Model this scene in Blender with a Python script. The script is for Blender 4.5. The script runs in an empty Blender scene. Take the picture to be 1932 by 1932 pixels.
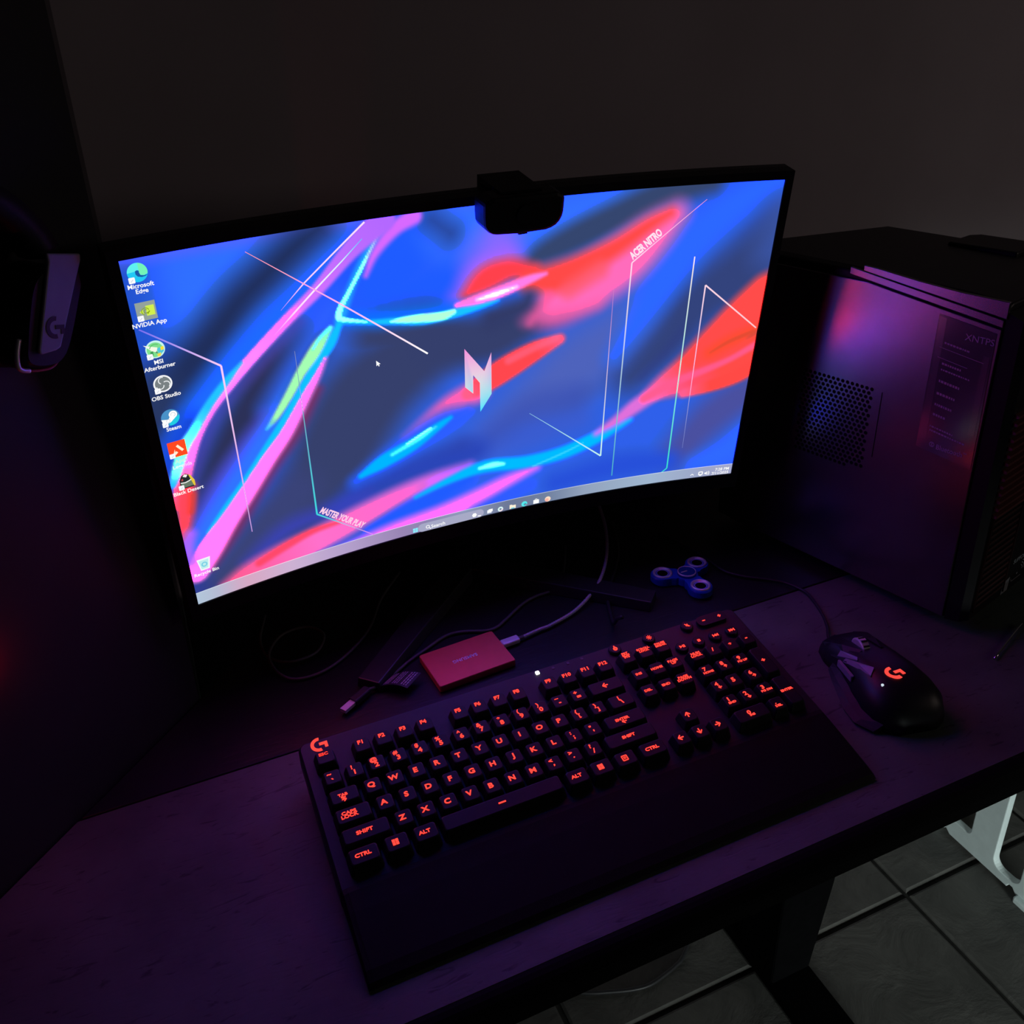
import bpy, bmesh, math, random
import numpy as np
from mathutils import Vector, Matrix
random.seed(7)
C = bpy.context.scene.collection
PI = math.pi

# ------------------------------------------------------------------ colours / materials
def s2l(c):
    return c/12.92 if c <= .04045 else ((c+.055)/1.055)**2.4
def hexl(h):
    return tuple(s2l(int(h[i:i+2], 16)/255) for i in (0, 2, 4))
def mat(name, col, rough=.5, spec=.5, metal=0., noise=0., nscale=60., bump=0., bscale=300., coat=0., rvar=0.):
    m = bpy.data.materials.new(name); m.use_nodes = True
    nt = m.node_tree; b = nt.nodes['Principled BSDF']
    b.inputs['Roughness'].default_value = rough
    b.inputs['Specular IOR Level'].default_value = spec
    b.inputs['Metallic'].default_value = metal
    b.inputs['Coat Weight'].default_value = coat
    b.inputs['Coat Roughness'].default_value = .12
    tc = nt.nodes.new('ShaderNodeTexCoord')
    n = nt.nodes.new('ShaderNodeTexNoise'); n.inputs['Scale'].default_value = nscale; n.inputs['Detail'].default_value = 4
    nt.links.new(tc.outputs['Object'], n.inputs['Vector'])
    r = nt.nodes.new('ShaderNodeValToRGB')
    lo = [max(0, c*(1-noise)) for c in col]; hi = [min(1, c*(1+noise)) for c in col]
    r.color_ramp.elements[0].position = .3; r.color_ramp.elements[1].position = .7
    r.color_ramp.elements[0].color = (*lo, 1); r.color_ramp.elements[1].color = (*hi, 1)
    nt.links.new(n.outputs['Fac'], r.inputs['Fac']); nt.links.new(r.outputs['Color'], b.inputs['Base Color'])
    if bump > 0:
        n2 = nt.nodes.new('ShaderNodeTexNoise'); n2.inputs['Scale'].default_value = bscale; n2.inputs['Detail'].default_value = 3
        nt.links.new(tc.outputs['Object'], n2.inputs['Vector'])
        bp = nt.nodes.new('ShaderNodeBump'); bp.inputs['Strength'].default_value = bump; bp.inputs['Distance'].default_value = .0004
        nt.links.new(n2.outputs['Fac'], bp.inputs['Height']); nt.links.new(bp.outputs['Normal'], b.inputs['Normal'])
    return m
def emis(name, col, strength=1.):
    m = bpy.data.materials.new(name); m.use_nodes = True; nt = m.node_tree
    nt.nodes.remove(nt.nodes['Principled BSDF'])
    e = nt.nodes.new('ShaderNodeEmission'); e.inputs['Color'].default_value = (*col, 1); e.inputs['Strength'].default_value = strength
    nt.links.new(e.outputs[0], nt.nodes['Material Output'].inputs['Surface'])
    return m

M = {}
M['black_plastic'] = mat('black_plastic', (.012, .012, .015), .45, .4, noise=.2, bump=.15, bscale=900)
M['black_satin'] = mat('black_satin', (.010, .010, .013), .32, .5, noise=.1)
M['bezel'] = mat('bezel', (.006, .006, .007), .5, .3, noise=.1)
M['kb_case'] = mat('keyboard_case', (.022, .023, .026), .5, .4, noise=.15, bump=.2, bscale=1200)
M['palm'] = mat('palm_rest', (.008, .008, .009), .6, .2, noise=.15, bump=.2, bscale=1200)
M['key'] = mat('keycap', (.014, .014, .016), .45, .3, noise=.15, bump=.12, bscale=1500)
M['legend'] = emis('legend_light', (1.9, .085, .062), 1.0)
M['legend_dim'] = emis('legend_light_dim', (1.25, .055, .042), 1.0)
M['logo_red'] = emis('logo_light', (1.15, .075, .06), 1.0)
M['led_white'] = emis('led_white', (5.0, 5.2, 4.6), 1.0)
M['led_off'] = mat('led_off', (.10, .10, .11), .4, .4)
M['metal'] = mat('brushed_metal', (.85, .85, .9), .38, .5, .6, noise=.08)
M['ring_metal'] = mat('ring_metal', (.85, .85, .92), .42, .5, .55, noise=.05)
M['connector'] = mat('satin_aluminium', (.85, .85, .9), .45, .5, .3, noise=.05)
M['chrome'] = mat('chrome', (.8, .8, .84), .14, .5, 1., noise=.05)
M['red_alu'] = mat('red_aluminium', (.95, .16, .13), .5, .5, .5, noise=.04, bump=.05, bscale=2500)
M['print_grey'] = mat('grey_print', (.92, .86, .92), .5, .4)
M['cable'] = mat('cable_rubber', (.022, .022, .025), .45, .4, noise=.1)
M['cable_grey'] = mat('cable_grey', (.11, .11, .12), .5, .4, noise=.1)
M['usb_shell'] = mat('usb_shell', (.9, .84, .88), .5, .5, .1, noise=.05)
M['tag'] = mat('tag_black', (.018, .018, .022), .5, .4, noise=.1)
M['tag_print'] = mat('tag_print', (.42, .40, .48), .6, .3)
M['spin_blue'] = mat('spinner_blue', (.010, .09, .6), .4, .5, noise=.06)
M['spin_cap'] = mat('spinner_cap', (.008, .06, .30), .16, .6, noise=.1)
M['mouse'] = mat('mouse_shell', (.010, .010, .012), .42, .4, noise=.15, bump=.1, bscale=1500)
M['mouse_gloss'] = mat('mouse_gloss', (.26, .26, .32), .3, .5, noise=.1)
M['mouse_thumb'] = mat('mouse_thumb_rubber', (.03, .03, .036), .55, .3, noise=.15)
M['case'] = mat('tower_case', (.007, .007, .009), .42, .4, noise=.1)
M['panel'] = mat('tower_side_panel', (.30, .27, .29), .27, .5, 1., noise=.04, bump=.02, bscale=1500)
M['hole'] = mat('vent_hole', (.002, .002, .003), .7, .1)
M['rib'] = mat('tower_rib_redlit', (.16, .045, .045), .4, .5, noise=.1)  # reddish light on the ribs is put into this colour
M['rib_dim'] = mat('tower_grille_redlit', (.06, .022, .022), .5, .4, noise=.2)  # fainter red light, likewise put into the colour
M['sticker'] = mat('sticker', (.34, .37, .42), .14, .6, .9, noise=.05)
M['sticker_refl'] = mat('sticker_reflection', (.42, .44, .48), .16, .6, .9, noise=.05)
M['sticker_txt'] = mat('sticker_text', (.30, .30, .36), .4, .5)
M['silver_label'] = mat('silver_label', (.33, .36, .38), .5, .5, noise=.1)
M['hs_black'] = mat('headset_black', (.005, .005, .006), .5, .4, noise=.2)
M['hs_grey'] = mat('headset_arm', (.30, .28, .34), .42, .45, noise=.06)
M['hs_dark'] = mat('headset_logo', (.01, .01, .014), .4, .5)
M['hs_red'] = mat('headset_red', (.35, .02, .03), .4, .5)
M['leather'] = mat('leatherette', (.011, .011, .013), .55, .4, noise=.2, bump=.4, bscale=400)
M['white_plastic'] = mat('white_plastic', (.66, .77, .77), .42, .45, noise=.04)
M['desk_edge'] = mat('desk_edge', (.006, .006, .007), .7, .1, noise=.15)
M['desk_leg'] = mat('desk_leg', (.0022, .0022, .0026), .9, .02, noise=.15)
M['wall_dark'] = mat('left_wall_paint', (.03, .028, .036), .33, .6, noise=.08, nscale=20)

def desk_material(name, lo, hi, rough, scratch):
    m = bpy.data.materials.new(name); m.use_nodes = True; nt = m.node_tree; b = nt.nodes['Principled BSDF']
    tc = nt.nodes.new('ShaderNodeTexCoord')
    n1 = nt.nodes.new('ShaderNodeTexNoise'); n1.inputs['Scale'].default_value = 9; n1.inputs['Detail'].default_value = 6; n1.inputs['Roughness'].default_value = .6
    mp = nt.nodes.new('ShaderNodeMapping'); mp.inputs['Scale'].default_value = (22, 95, 30); mp.inputs['Rotation'].default_value = (0, 0, .35)
    n2 = nt.nodes.new('ShaderNodeTexNoise'); n2.inputs['Scale'].default_value = 1.6; n2.inputs['Detail'].default_value = 5; n2.inputs['Distortion'].default_value = 1.4
    nt.links.new(tc.outputs['Object'], n1.inputs['Vector']); nt.links.new(tc.outputs['Object'], mp.inputs['Vector']); nt.links.new(mp.outputs[0], n2.inputs['Vector'])
    r1 = nt.nodes.new('ShaderNodeValToRGB'); r1.color_ramp.elements[0].color = (*lo, 1); r1.color_ramp.elements[1].color = (*hi, 1)
    r1.color_ramp.elements[0].position = .35; r1.color_ramp.elements[1].position = .65
    nt.links.new(n1.outputs['Fac'], r1.inputs['Fac'])
    r2 = nt.nodes.new('ShaderNodeValToRGB'); e = r2.color_ramp.elements
    e[0].position = .30; e[0].color = (1-scratch,)*3+(1,); e[1].position = .40; e[1].color = (1, 1, 1, 1)
    nt.links.new(n2.outputs['Fac'], r2.inputs['Fac'])
    mx = nt.nodes.new('ShaderNodeMixRGB'); mx.blend_type = 'MULTIPLY'; mx.inputs['Fac'].default_value = 1
    nt.links.new(r1.outputs[0], mx.inputs[1]); nt.links.new(r2.outputs[0], mx.inputs[2]); nt.links.new(mx.outputs[0], b.inputs['Base Color'])
    bp = nt.nodes.new('ShaderNodeBump'); bp.inputs['Strength'].default_value = .35; bp.inputs['Distance'].default_value = .0008
    nt.links.new(n2.outputs['Fac'], bp.inputs['Height']); nt.links.new(bp.outputs[0], b.inputs['Normal'])
    b.inputs['Roughness'].default_value = rough; b.inputs['Specular IOR Level'].default_value = .3
    return m
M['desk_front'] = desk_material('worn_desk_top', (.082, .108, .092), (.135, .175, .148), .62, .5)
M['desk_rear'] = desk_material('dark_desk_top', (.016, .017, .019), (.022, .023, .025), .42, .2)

def tile_material():
    m = bpy.data.materials.new('slate_tiles'); m.use_nodes = True; nt = m.node_tree; b = nt.nodes['Principled BSDF']
    tc = nt.nodes.new('ShaderNodeTexCoord')
    n = nt.nodes.new('ShaderNodeTexNoise'); n.inputs['Scale'].default_value = 11; n.inputs['Detail'].default_value = 7; n.inputs['Roughness'].default_value = .62; n.inputs['Distortion'].default_value = .6
    nt.links.new(tc.outputs['Object'], n.inputs['Vector'])
    r = nt.nodes.new('ShaderNodeValToRGB'); r.color_ramp.elements[0].position = .3; r.color_ramp.elements[1].position = .72
    r.color_ramp.elements[0].color = (.066, .066, .062, 1); r.color_ramp.elements[1].color = (.125, .124, .115, 1)
    nt.links.new(n.outputs['Fac'], r.inputs['Fac']); nt.links.new(r.outputs[0], b.inputs['Base Color'])
    bp = nt.nodes.new('ShaderNodeBump'); bp.inputs['Strength'].default_value = .8; bp.inputs['Distance'].default_value = .004
    nt.links.new(n.outputs['Fac'], bp.inputs['Height']); nt.links.new(bp.outputs[0], b.inputs['Normal'])
    b.inputs['Roughness'].default_value = .6; b.inputs['Specular IOR Level'].default_value = .3
    return m
M['tile'] = tile_material()
M['grout'] = mat('grout', (.03, .03, .028), .9, .1, noise=.3)
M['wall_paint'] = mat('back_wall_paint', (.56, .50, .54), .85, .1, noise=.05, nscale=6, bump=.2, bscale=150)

# ------------------------------------------------------------------ object helpers
def obj(name, verts, faces, m, parent=None, smooth=False, loc=(0, 0, 0)):
    me = bpy.data.meshes.new(name); me.from_pydata([tuple(v) for v in verts], [], faces); me.update()
    if smooth: me.polygons.foreach_set('use_smooth', [True]*len(me.polygons))
    for mm in (m if isinstance(m, (list, tuple)) else [m]): me.materials.append(mm)
    o = bpy.data.objects.new(name, me); C.objects.link(o); o.location = loc
    if parent: o.parent = parent
    return o
def thing(name, label, cat, loc=(0, 0, 0), rot=(0, 0, 0), group=None):
    o = bpy.data.objects.new(name, None); C.objects.link(o); o.location = loc; o.rotation_euler = rot
    o.empty_display_size = .02; o['label'] = label; o['category'] = cat
    if group: o['group'] = group
    return o
def tag(o, label, cat, group=None):
    o['label'] = label; o['category'] = cat
    if group: o['group'] = group
def structure(o):
    o['kind'] = 'structure'
    return o
class G:                                     # geometry collector
    def __init__(s): s.v = []; s.f = []
    def add(s, v, f):
        b = len(s.v); s.v += [tuple(p) for p in v]; s.f += [tuple(i+b for i in q) for q in f]
        return s
    def box(s, x0, x1, y0, y1, z0, z1):
        v = [(x, y, z) for z in (z0, z1) for y in (y0, y1) for x in (x0, x1)]
        return s.add(v, [(0, 2, 3, 1), (4, 5, 7, 6), (0, 1, 5, 4), (2, 6, 7, 3), (0, 4, 6, 2), (1, 3, 7, 5)])
    def prism(s, poly, fn, h0, h1):          # poly 2-D, fn(a,b,h)->3-D
        n = len(poly); v = [fn(a, b, h0) for a, b in poly]+[fn(a, b, h1) for a, b in poly]
        f = [tuple(range(n-1, -1, -1)), tuple(range(n, 2*n))]+[(i, (i+1) % n, n+(i+1) % n, n+i) for i in range(n)]
        return s.add(v, f)
    def loft(s, rings, cap=True):
        n = len(rings[0]); v = [p for r in rings for p in r]; f = []
        for k in range(len(rings)-1):
            for i in range(n):
                f.append((k*n+i, k*n+(i+1) % n, (k+1)*n+(i+1) % n, (k+1)*n+i))
        if cap: f += [tuple(range(n-1, -1, -1)), tuple((len(rings)-1)*n+i for i in range(n))]
        return s.add(v, f)
def bevel(o, w=.001, seg=2):
    b = o.modifiers.new('bevel', 'BEVEL'); b.width = w; b.segments = seg; b.limit_method = 'ANGLE'; b.angle_limit = math.radians(40)
    return o
def catmull(pts, n=8):
    P = [Vector(p) for p in pts]; P = [P[0]*2-P[1]]+P+[P[-1]*2-P[-2]]; out = []
    for i in range(1, len(P)-2):
        a, b, c, d = P[i-1], P[i], P[i+1], P[i+2]
        for k in range(n):
            t = k/n
            out.append(.5*((2*b)+(c-a)*t+(2*a-5*b+4*c-d)*t*t+(3*b-a-3*c+d)*t**3))
    out.append(P[-2]); return out
def tube(pts, r, seg=8, smooth_n=8, braid=0.):
    P = catmull(pts, smooth_n) if smooth_n else [Vector(p) for p in pts]; rings = []
    up = Vector((0, 0, 1))
    for i, p in enumerate(P):
        t = (P[min(i+1, len(P)-1)]-P[max(i-1, 0)]).normalized()
        if abs(t.dot(up)) > .95: up = Vector((1, 0, 0))
        a = t.cross(up).normalized(); b = a.cross(t).normalized(); up = b
        rr = r*(1+(braid if i % 2 else -braid))
        rings.append([p+(a*math.cos(2*PI*k/seg)+b*math.sin(2*PI*k/seg))*rr for k in range(seg)])
    return G().loft(rings)
def rrect(w, d, r, n=3):
    out = []
    for cx, cy, a0 in ((w/2-r, d/2-r, 0), (-w/2+r, d/2-r, PI/2), (-w/2+r, -d/2+r, PI), (w/2-r, -d/2+r, 1.5*PI)):
        for k in range(n+1):
            a = a0+PI/2*k/n; out.append((cx+r*math.cos(a), cy+r*math.sin(a)))
    return out
def circ(cx, cy, r, n=24, a0=0., a1=2*PI):
    return [(cx+r*math.cos(a0+(a1-a0)*k/n), cy+r*math.sin(a0+(a1-a0)*k/n)) for k in range(n)]
_txt = {}
def text2d(s, size=1., bold=0., spacing=1.):
    """flat glyph outlines of a string as (verts2d, faces), centred"""
    key = (s, bold, spacing)
    if key not in _txt:
        cu = bpy.data.curves.new('glyphs', 'FONT'); cu.body = s; cu.size = 1; cu.offset = bold; cu.space_character = spacing
        cu.align_x = 'CENTER'; cu.align_y = 'CENTER'; cu.resolution_u = 3
        o = bpy.data.objects.new('glyphs', cu); C.objects.link(o); bpy.context.view_layer.update()
        me = o.evaluated_get(bpy.context.evaluated_depsgraph_get()).to_mesh()
        v = [(p.co.x, p.co.y) for p in me.vertices]; f = [tuple(q.vertices) for q in me.polygons]
        xs = [p[0] for p in v]; ys = [p[1] for p in v]
        cx, cy = (min(xs)+max(xs))/2, (min(ys)+max(ys))/2
        v = [(a-cx, b-cy) for a, b in v]
        _txt[key] = (v, f)
        C.objects.unlink(o); bpy.data.objects.remove(o); bpy.data.curves.remove(cu)
    v, f = _txt[key]
    return [(a*size, b*size) for a, b in v], f
def text_w(v): return max(p[0] for p in v)-min(p[0] for p in v)
def seg2d(a, b, w):
    dx, dy = b[0]-a[0], b[1]-a[1]; l = math.hypot(dx, dy) or 1; nx, ny = -dy/l*w/2, dx/l*w/2
    return [(a[0]+nx, a[1]+ny), (a[0]-nx, a[1]-ny), (b[0]-nx, b[1]-ny), (b[0]+nx, b[1]+ny)]
class F2:                                    # flat 2-D artwork
    def __init__(s): s.v = []; s.f = []; s.c = []; s.o = []; s.k = 0
    def lay(s, n):
        s.k += 1; s.o += [s.k]*n
    def poly(s, p, c=None):
        s.lay(len(p)); b = len(s.v); s.v += list(p); s.f.append(tuple(range(b, b+len(p)))); s.c += [c]*len(p); return s
    def quads(s, v, f, c=None):
        s.lay(len(v)); b = len(s.v); s.v += list(v); s.f += [tuple(i+b for i in q) for q in f]; s.c += [c]*len(v); return s
    def line(s, pts, w, c=None):
        for a, b in zip(pts[:-1], pts[1:]): s.poly(seg2d(a, b, w), c)
        return s
    def ring(s, cx, cy, r0, r1, c=None, a0=0., a1=2*PI, n=28):
        v = []; f = []
        for k in range(n+1):
            a = a0+(a1-a0)*k/n; v += [(cx+r0*math.cos(a), cy+r0*math.sin(a)), (cx+r1*math.cos(a), cy+r1*math.sin(a))]
            if k: f.append((2*k-2, 2*k-1, 2*k+1, 2*k))
        return s.quads(v, f, c)
    def text(s, st, cx, cy, size, c=None, bold=0., sx=1., rot=0., spacing=1., fit=None):
        v, f = text2d(st, size, bold, spacing)
        if fit: sx = fit/text_w(v)
        cr, sr = math.cos(rot), math.sin(rot)
        return s.quads([(cx+a*sx*cr-b*sr, cy+a*sx*sr+b*cr) for a, b in v], f, c)
def g_logo(a=None):
    """C-shaped arc with a hooked bar"""
    f = a or F2()
    f.ring(0, 0, .60, 1.0, None, math.radians(80), math.radians(283), 26)
    f.poly([(.02, .22), (1.0, .22), (1.0, -.16), (.02, -.16)]); f.poly([(.62, -.16), (1.0, -.16), (1.0, -.62), (.62, -.62)])
    return f
def extrude2d(f2, fn, h):
    """give flat artwork a small real thickness; fn(a,b,h)->3-D"""
    g = G(); n = len(f2.v)
    v = [fn(a, b, h) for a, b in f2.v]+[fn(a, b, 0) for a, b in f2.v]
    from collections import Counter
    ed = Counter()
    for q in f2.f:
        for i in range(len(q)): ed[tuple(sorted((q[i], q[(i+1) % len(q)])))] += 1
    fs = [tuple(q) for q in f2.f]
    for q in f2.f:
        for i in range(len(q)):
            a, b = q[i], q[(i+1) % len(q)]
            if ed[tuple(sorted((a, b)))] == 1: fs.append((b, a, a+n, b+n))
    return g.add(v, fs)

# ------------------------------------------------------------------ camera
scene = bpy.context.scene
R0 = [[0.917423, -0.395434, -0.044353], [-0.213796, -0.395846, -0.893083], [0.335598, 0.828818, -0.4477]]
CP = Vector([-0.268774, -0.53926, 0.606128])
cam = bpy.data.cameras.new('camera'); co = bpy.data.objects.new('camera', cam); C.objects.link(co)
mw = Matrix(((R0[0][0], -R0[1][0], -R0[2][0], CP.x), (R0[0][1], -R0[1][1], -R0[2][1], CP.y), (R0[0][2], -R0[1][2], -R0[2][2], CP.z), (0, 0, 0, 1)))
co.matrix_world = mw
cam.sensor_width = 36; cam.lens = 1712.519/1932*36; cam.shift_x = (966-955.033)/1932; cam.shift_y = (879.566-966)/1932; cam.clip_start = .01
scene.camera = co
vs = scene.view_settings; vs.view_transform = 'Standard'; vs.look = 'None'; vs.gamma = 1; vs.exposure = 0; vs.use_curve_mapping = False

# ------------------------------------------------------------------ room
FZ = -.74
g = G()
T = .305; X0, Y0 = .700, .170
for i in range(-9, 6):
    for j in range(-9, 2):
        x0 = X0+i*T+.004; x1 = X0+(i+1)*T-.004; y0 = Y0+j*T+.004; y1 = min(Y0+(j+1)*T-.004, .47)
        if y1-y0 < .02: continue
        e = .004
        a = [(x0, y0, FZ-.006), (x1, y0, FZ-.006), (x1, y1, FZ-.006), (x0, y1, FZ-.006)]
        b = [(x0, y0, FZ-.0025), (x1, y0, FZ-.0025), (x1, y1, FZ-.0025), (x0, y1, FZ-.0025)]
        c = [(x0+e, y0+e, FZ), (x1-e, y0+e, FZ), (x1-e, y1-e, FZ), (x0+e, y1-e, FZ)]
        g.loft([a, b, c], cap=True)
nt_ = len(g.f)
g.box(X0-9*T, X0+6*T, Y0-9*T, .47, FZ-.03, FZ-.0055)
fl = structure(obj('floor', g.v, g.f, [M['tile'], M['grout']]))
fl.data.polygons.foreach_set('material_index', [0]*nt_+[1]*6)
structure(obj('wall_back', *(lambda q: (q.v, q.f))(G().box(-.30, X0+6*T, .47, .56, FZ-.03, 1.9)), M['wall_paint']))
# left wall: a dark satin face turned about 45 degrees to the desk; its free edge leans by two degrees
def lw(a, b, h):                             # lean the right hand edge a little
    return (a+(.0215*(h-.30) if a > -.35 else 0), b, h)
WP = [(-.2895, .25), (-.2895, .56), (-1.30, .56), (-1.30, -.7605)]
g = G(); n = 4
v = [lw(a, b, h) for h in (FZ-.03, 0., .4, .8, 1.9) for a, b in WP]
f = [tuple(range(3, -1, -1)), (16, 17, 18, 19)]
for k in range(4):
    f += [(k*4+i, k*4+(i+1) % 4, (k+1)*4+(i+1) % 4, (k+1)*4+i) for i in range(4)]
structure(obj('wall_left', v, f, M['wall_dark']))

# ------------------------------------------------------------------ desk
desk = thing('desk', 'long dark desk with worn front surface carrying monitor, keyboard and computer tower', 'desk', (0, 0, FZ))
DZ = -FZ
SEAM = .133; FY = -.170
def xy(a, b, h): return (a, b, h)
wx = lambda y: -.2960-(.25-y)*.9936+.003
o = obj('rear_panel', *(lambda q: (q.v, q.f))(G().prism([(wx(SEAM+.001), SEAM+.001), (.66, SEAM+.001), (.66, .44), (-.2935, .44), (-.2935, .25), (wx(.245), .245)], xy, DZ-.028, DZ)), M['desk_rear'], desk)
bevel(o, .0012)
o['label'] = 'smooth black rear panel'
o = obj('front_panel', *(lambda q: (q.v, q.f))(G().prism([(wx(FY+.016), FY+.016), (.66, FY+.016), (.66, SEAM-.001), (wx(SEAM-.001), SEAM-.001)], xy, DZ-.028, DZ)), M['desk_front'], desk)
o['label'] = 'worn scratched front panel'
# rounded black nosing along the front
prof = [(FY+.0155, -.030), (FY+.003, -.030), (FY, -.027), (FY, -.014)]+[(FY+.0135-.0135*math.cos(a), -.0135+.0132*math.sin(a)) for a in (0.3, .6, .9, 1.2, 1.5)]+[(FY+.0155, -.0002)]
g = G().prism(prof, lambda a, b, h: (h, a, DZ+b), wx(FY)+.02, .66)
o = obj('front_edge', g.v, g.f, M['desk_edge'], desk, smooth=False); o['label'] = 'black rounded front edge'
def leg(cx):
    g = G().box(cx-.035, cx+.037, -.02, .30, .0, .022)
    o = obj('foot', g.v, g.f, M['desk_leg'], desk); bevel(o, .004)
    g = G(); a = [(cx-.034, .125, .02), (cx+.036, .125, .02), (cx+.036, .205, .02), (cx-.034, .205, .02)]
    b = [(cx-.034, .115, DZ-.03), (cx+.086, .115, DZ-.03), (cx+.086, .215, DZ-.03), (cx-.034, .215, DZ-.03)]
    m_ = [(cx-.034, .122, .2), (cx+.056, .122, .2), (cx+.056, .208, .2), (cx-.034, .208, .2)]
    g.loft([a, m_, b]); o = obj('leg', g.v, g.f, M['desk_leg'], desk); bevel(o, .004)
leg(.423); leg(-.20)

# ------------------------------------------------------------------ monitor
MX, MY, MZ, MYAW, MTILT = [0.021975, 0.230836, 0.291645, -0.01141, -0.139358]
MROLL = -0.005777
MW = .597; MH = MW*9/16; MR = 1.5
MB = Vector((.030, .330, 0))
monitor = thing('monitor', 'large black curved monitor on V stand showing a colourful blue and pink desktop', 'monitor', MB)
def mp(xm, zm, off=0.):
    """screen-local arc length x, height z, distance off the glass -> world (minus the stand's base)"""
    a = xm/MR; lx = (MR-off)*math.sin(a); ly = -(MR-(MR-off)*math.cos(a)); lz = zm
    c, s = math.cos(MROLL), math.sin(MROLL); lx, lz = lx*c-lz*s, lx*s+lz*c
    ct, st = math.cos(MTILT), math.sin(MTILT); y2 = ly*ct+lz*st; z2 = -ly*st+lz*ct
    cy, sy = math.cos(MYAW), math.sin(MYAW)
    return Vector((MX+lx*cy-y2*sy, MY+lx*sy+y2*cy, MZ+z2))-MB
def mpx(x, y, off=0.): return mp((x/1920-.5)*MW, (.5-y/1080)*MH, off)
def msweep(g, x0, x1, z0, z1, o0, o1, n=24):
    rings = [[mp(x0+(x1-x0)*k/n, z, o) for z, o in ((z0, o0), (z1, o0), (z1, o1), (z0, o1))] for k in range(n+1)]
    return g.loft(rings)
bw = .0085; W2, H2 = MW/2, MH/2; ch = .019
g = G()
msweep(g, -W2-bw, W2+bw, H2+.0004, H2+bw, .0012, -.012)
msweep(g, -W2-bw, W2+bw, -H2-ch, -H2-.0004, .0012, -.012)
msweep(g, -W2-bw, -W2-.0004, -H2-.0004, H2+.0004, .0012, -.012, 2)
msweep(g, W2+.0004, W2+bw, -H2-.0004, H2+.0004, .0012, -.012, 2)
obj('bezel', g.v, g.f, M['bezel'], monitor)
g = G(); msweep(g, -W2-bw, W2+bw, -H2-ch, H2+bw, -.0125, -.022); 
rings = []
for k in range(25):
    xm = -.24+.48*k/24
    rings.append([mp(xm, z, o) for z, o in ((-.14, -.0215), (.12, -.0215), (.09, -.048), (-.11, -.052))])
g.loft(rings)
obj('back_shell', g.v, g.f, M['black_plastic'], monitor)

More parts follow.
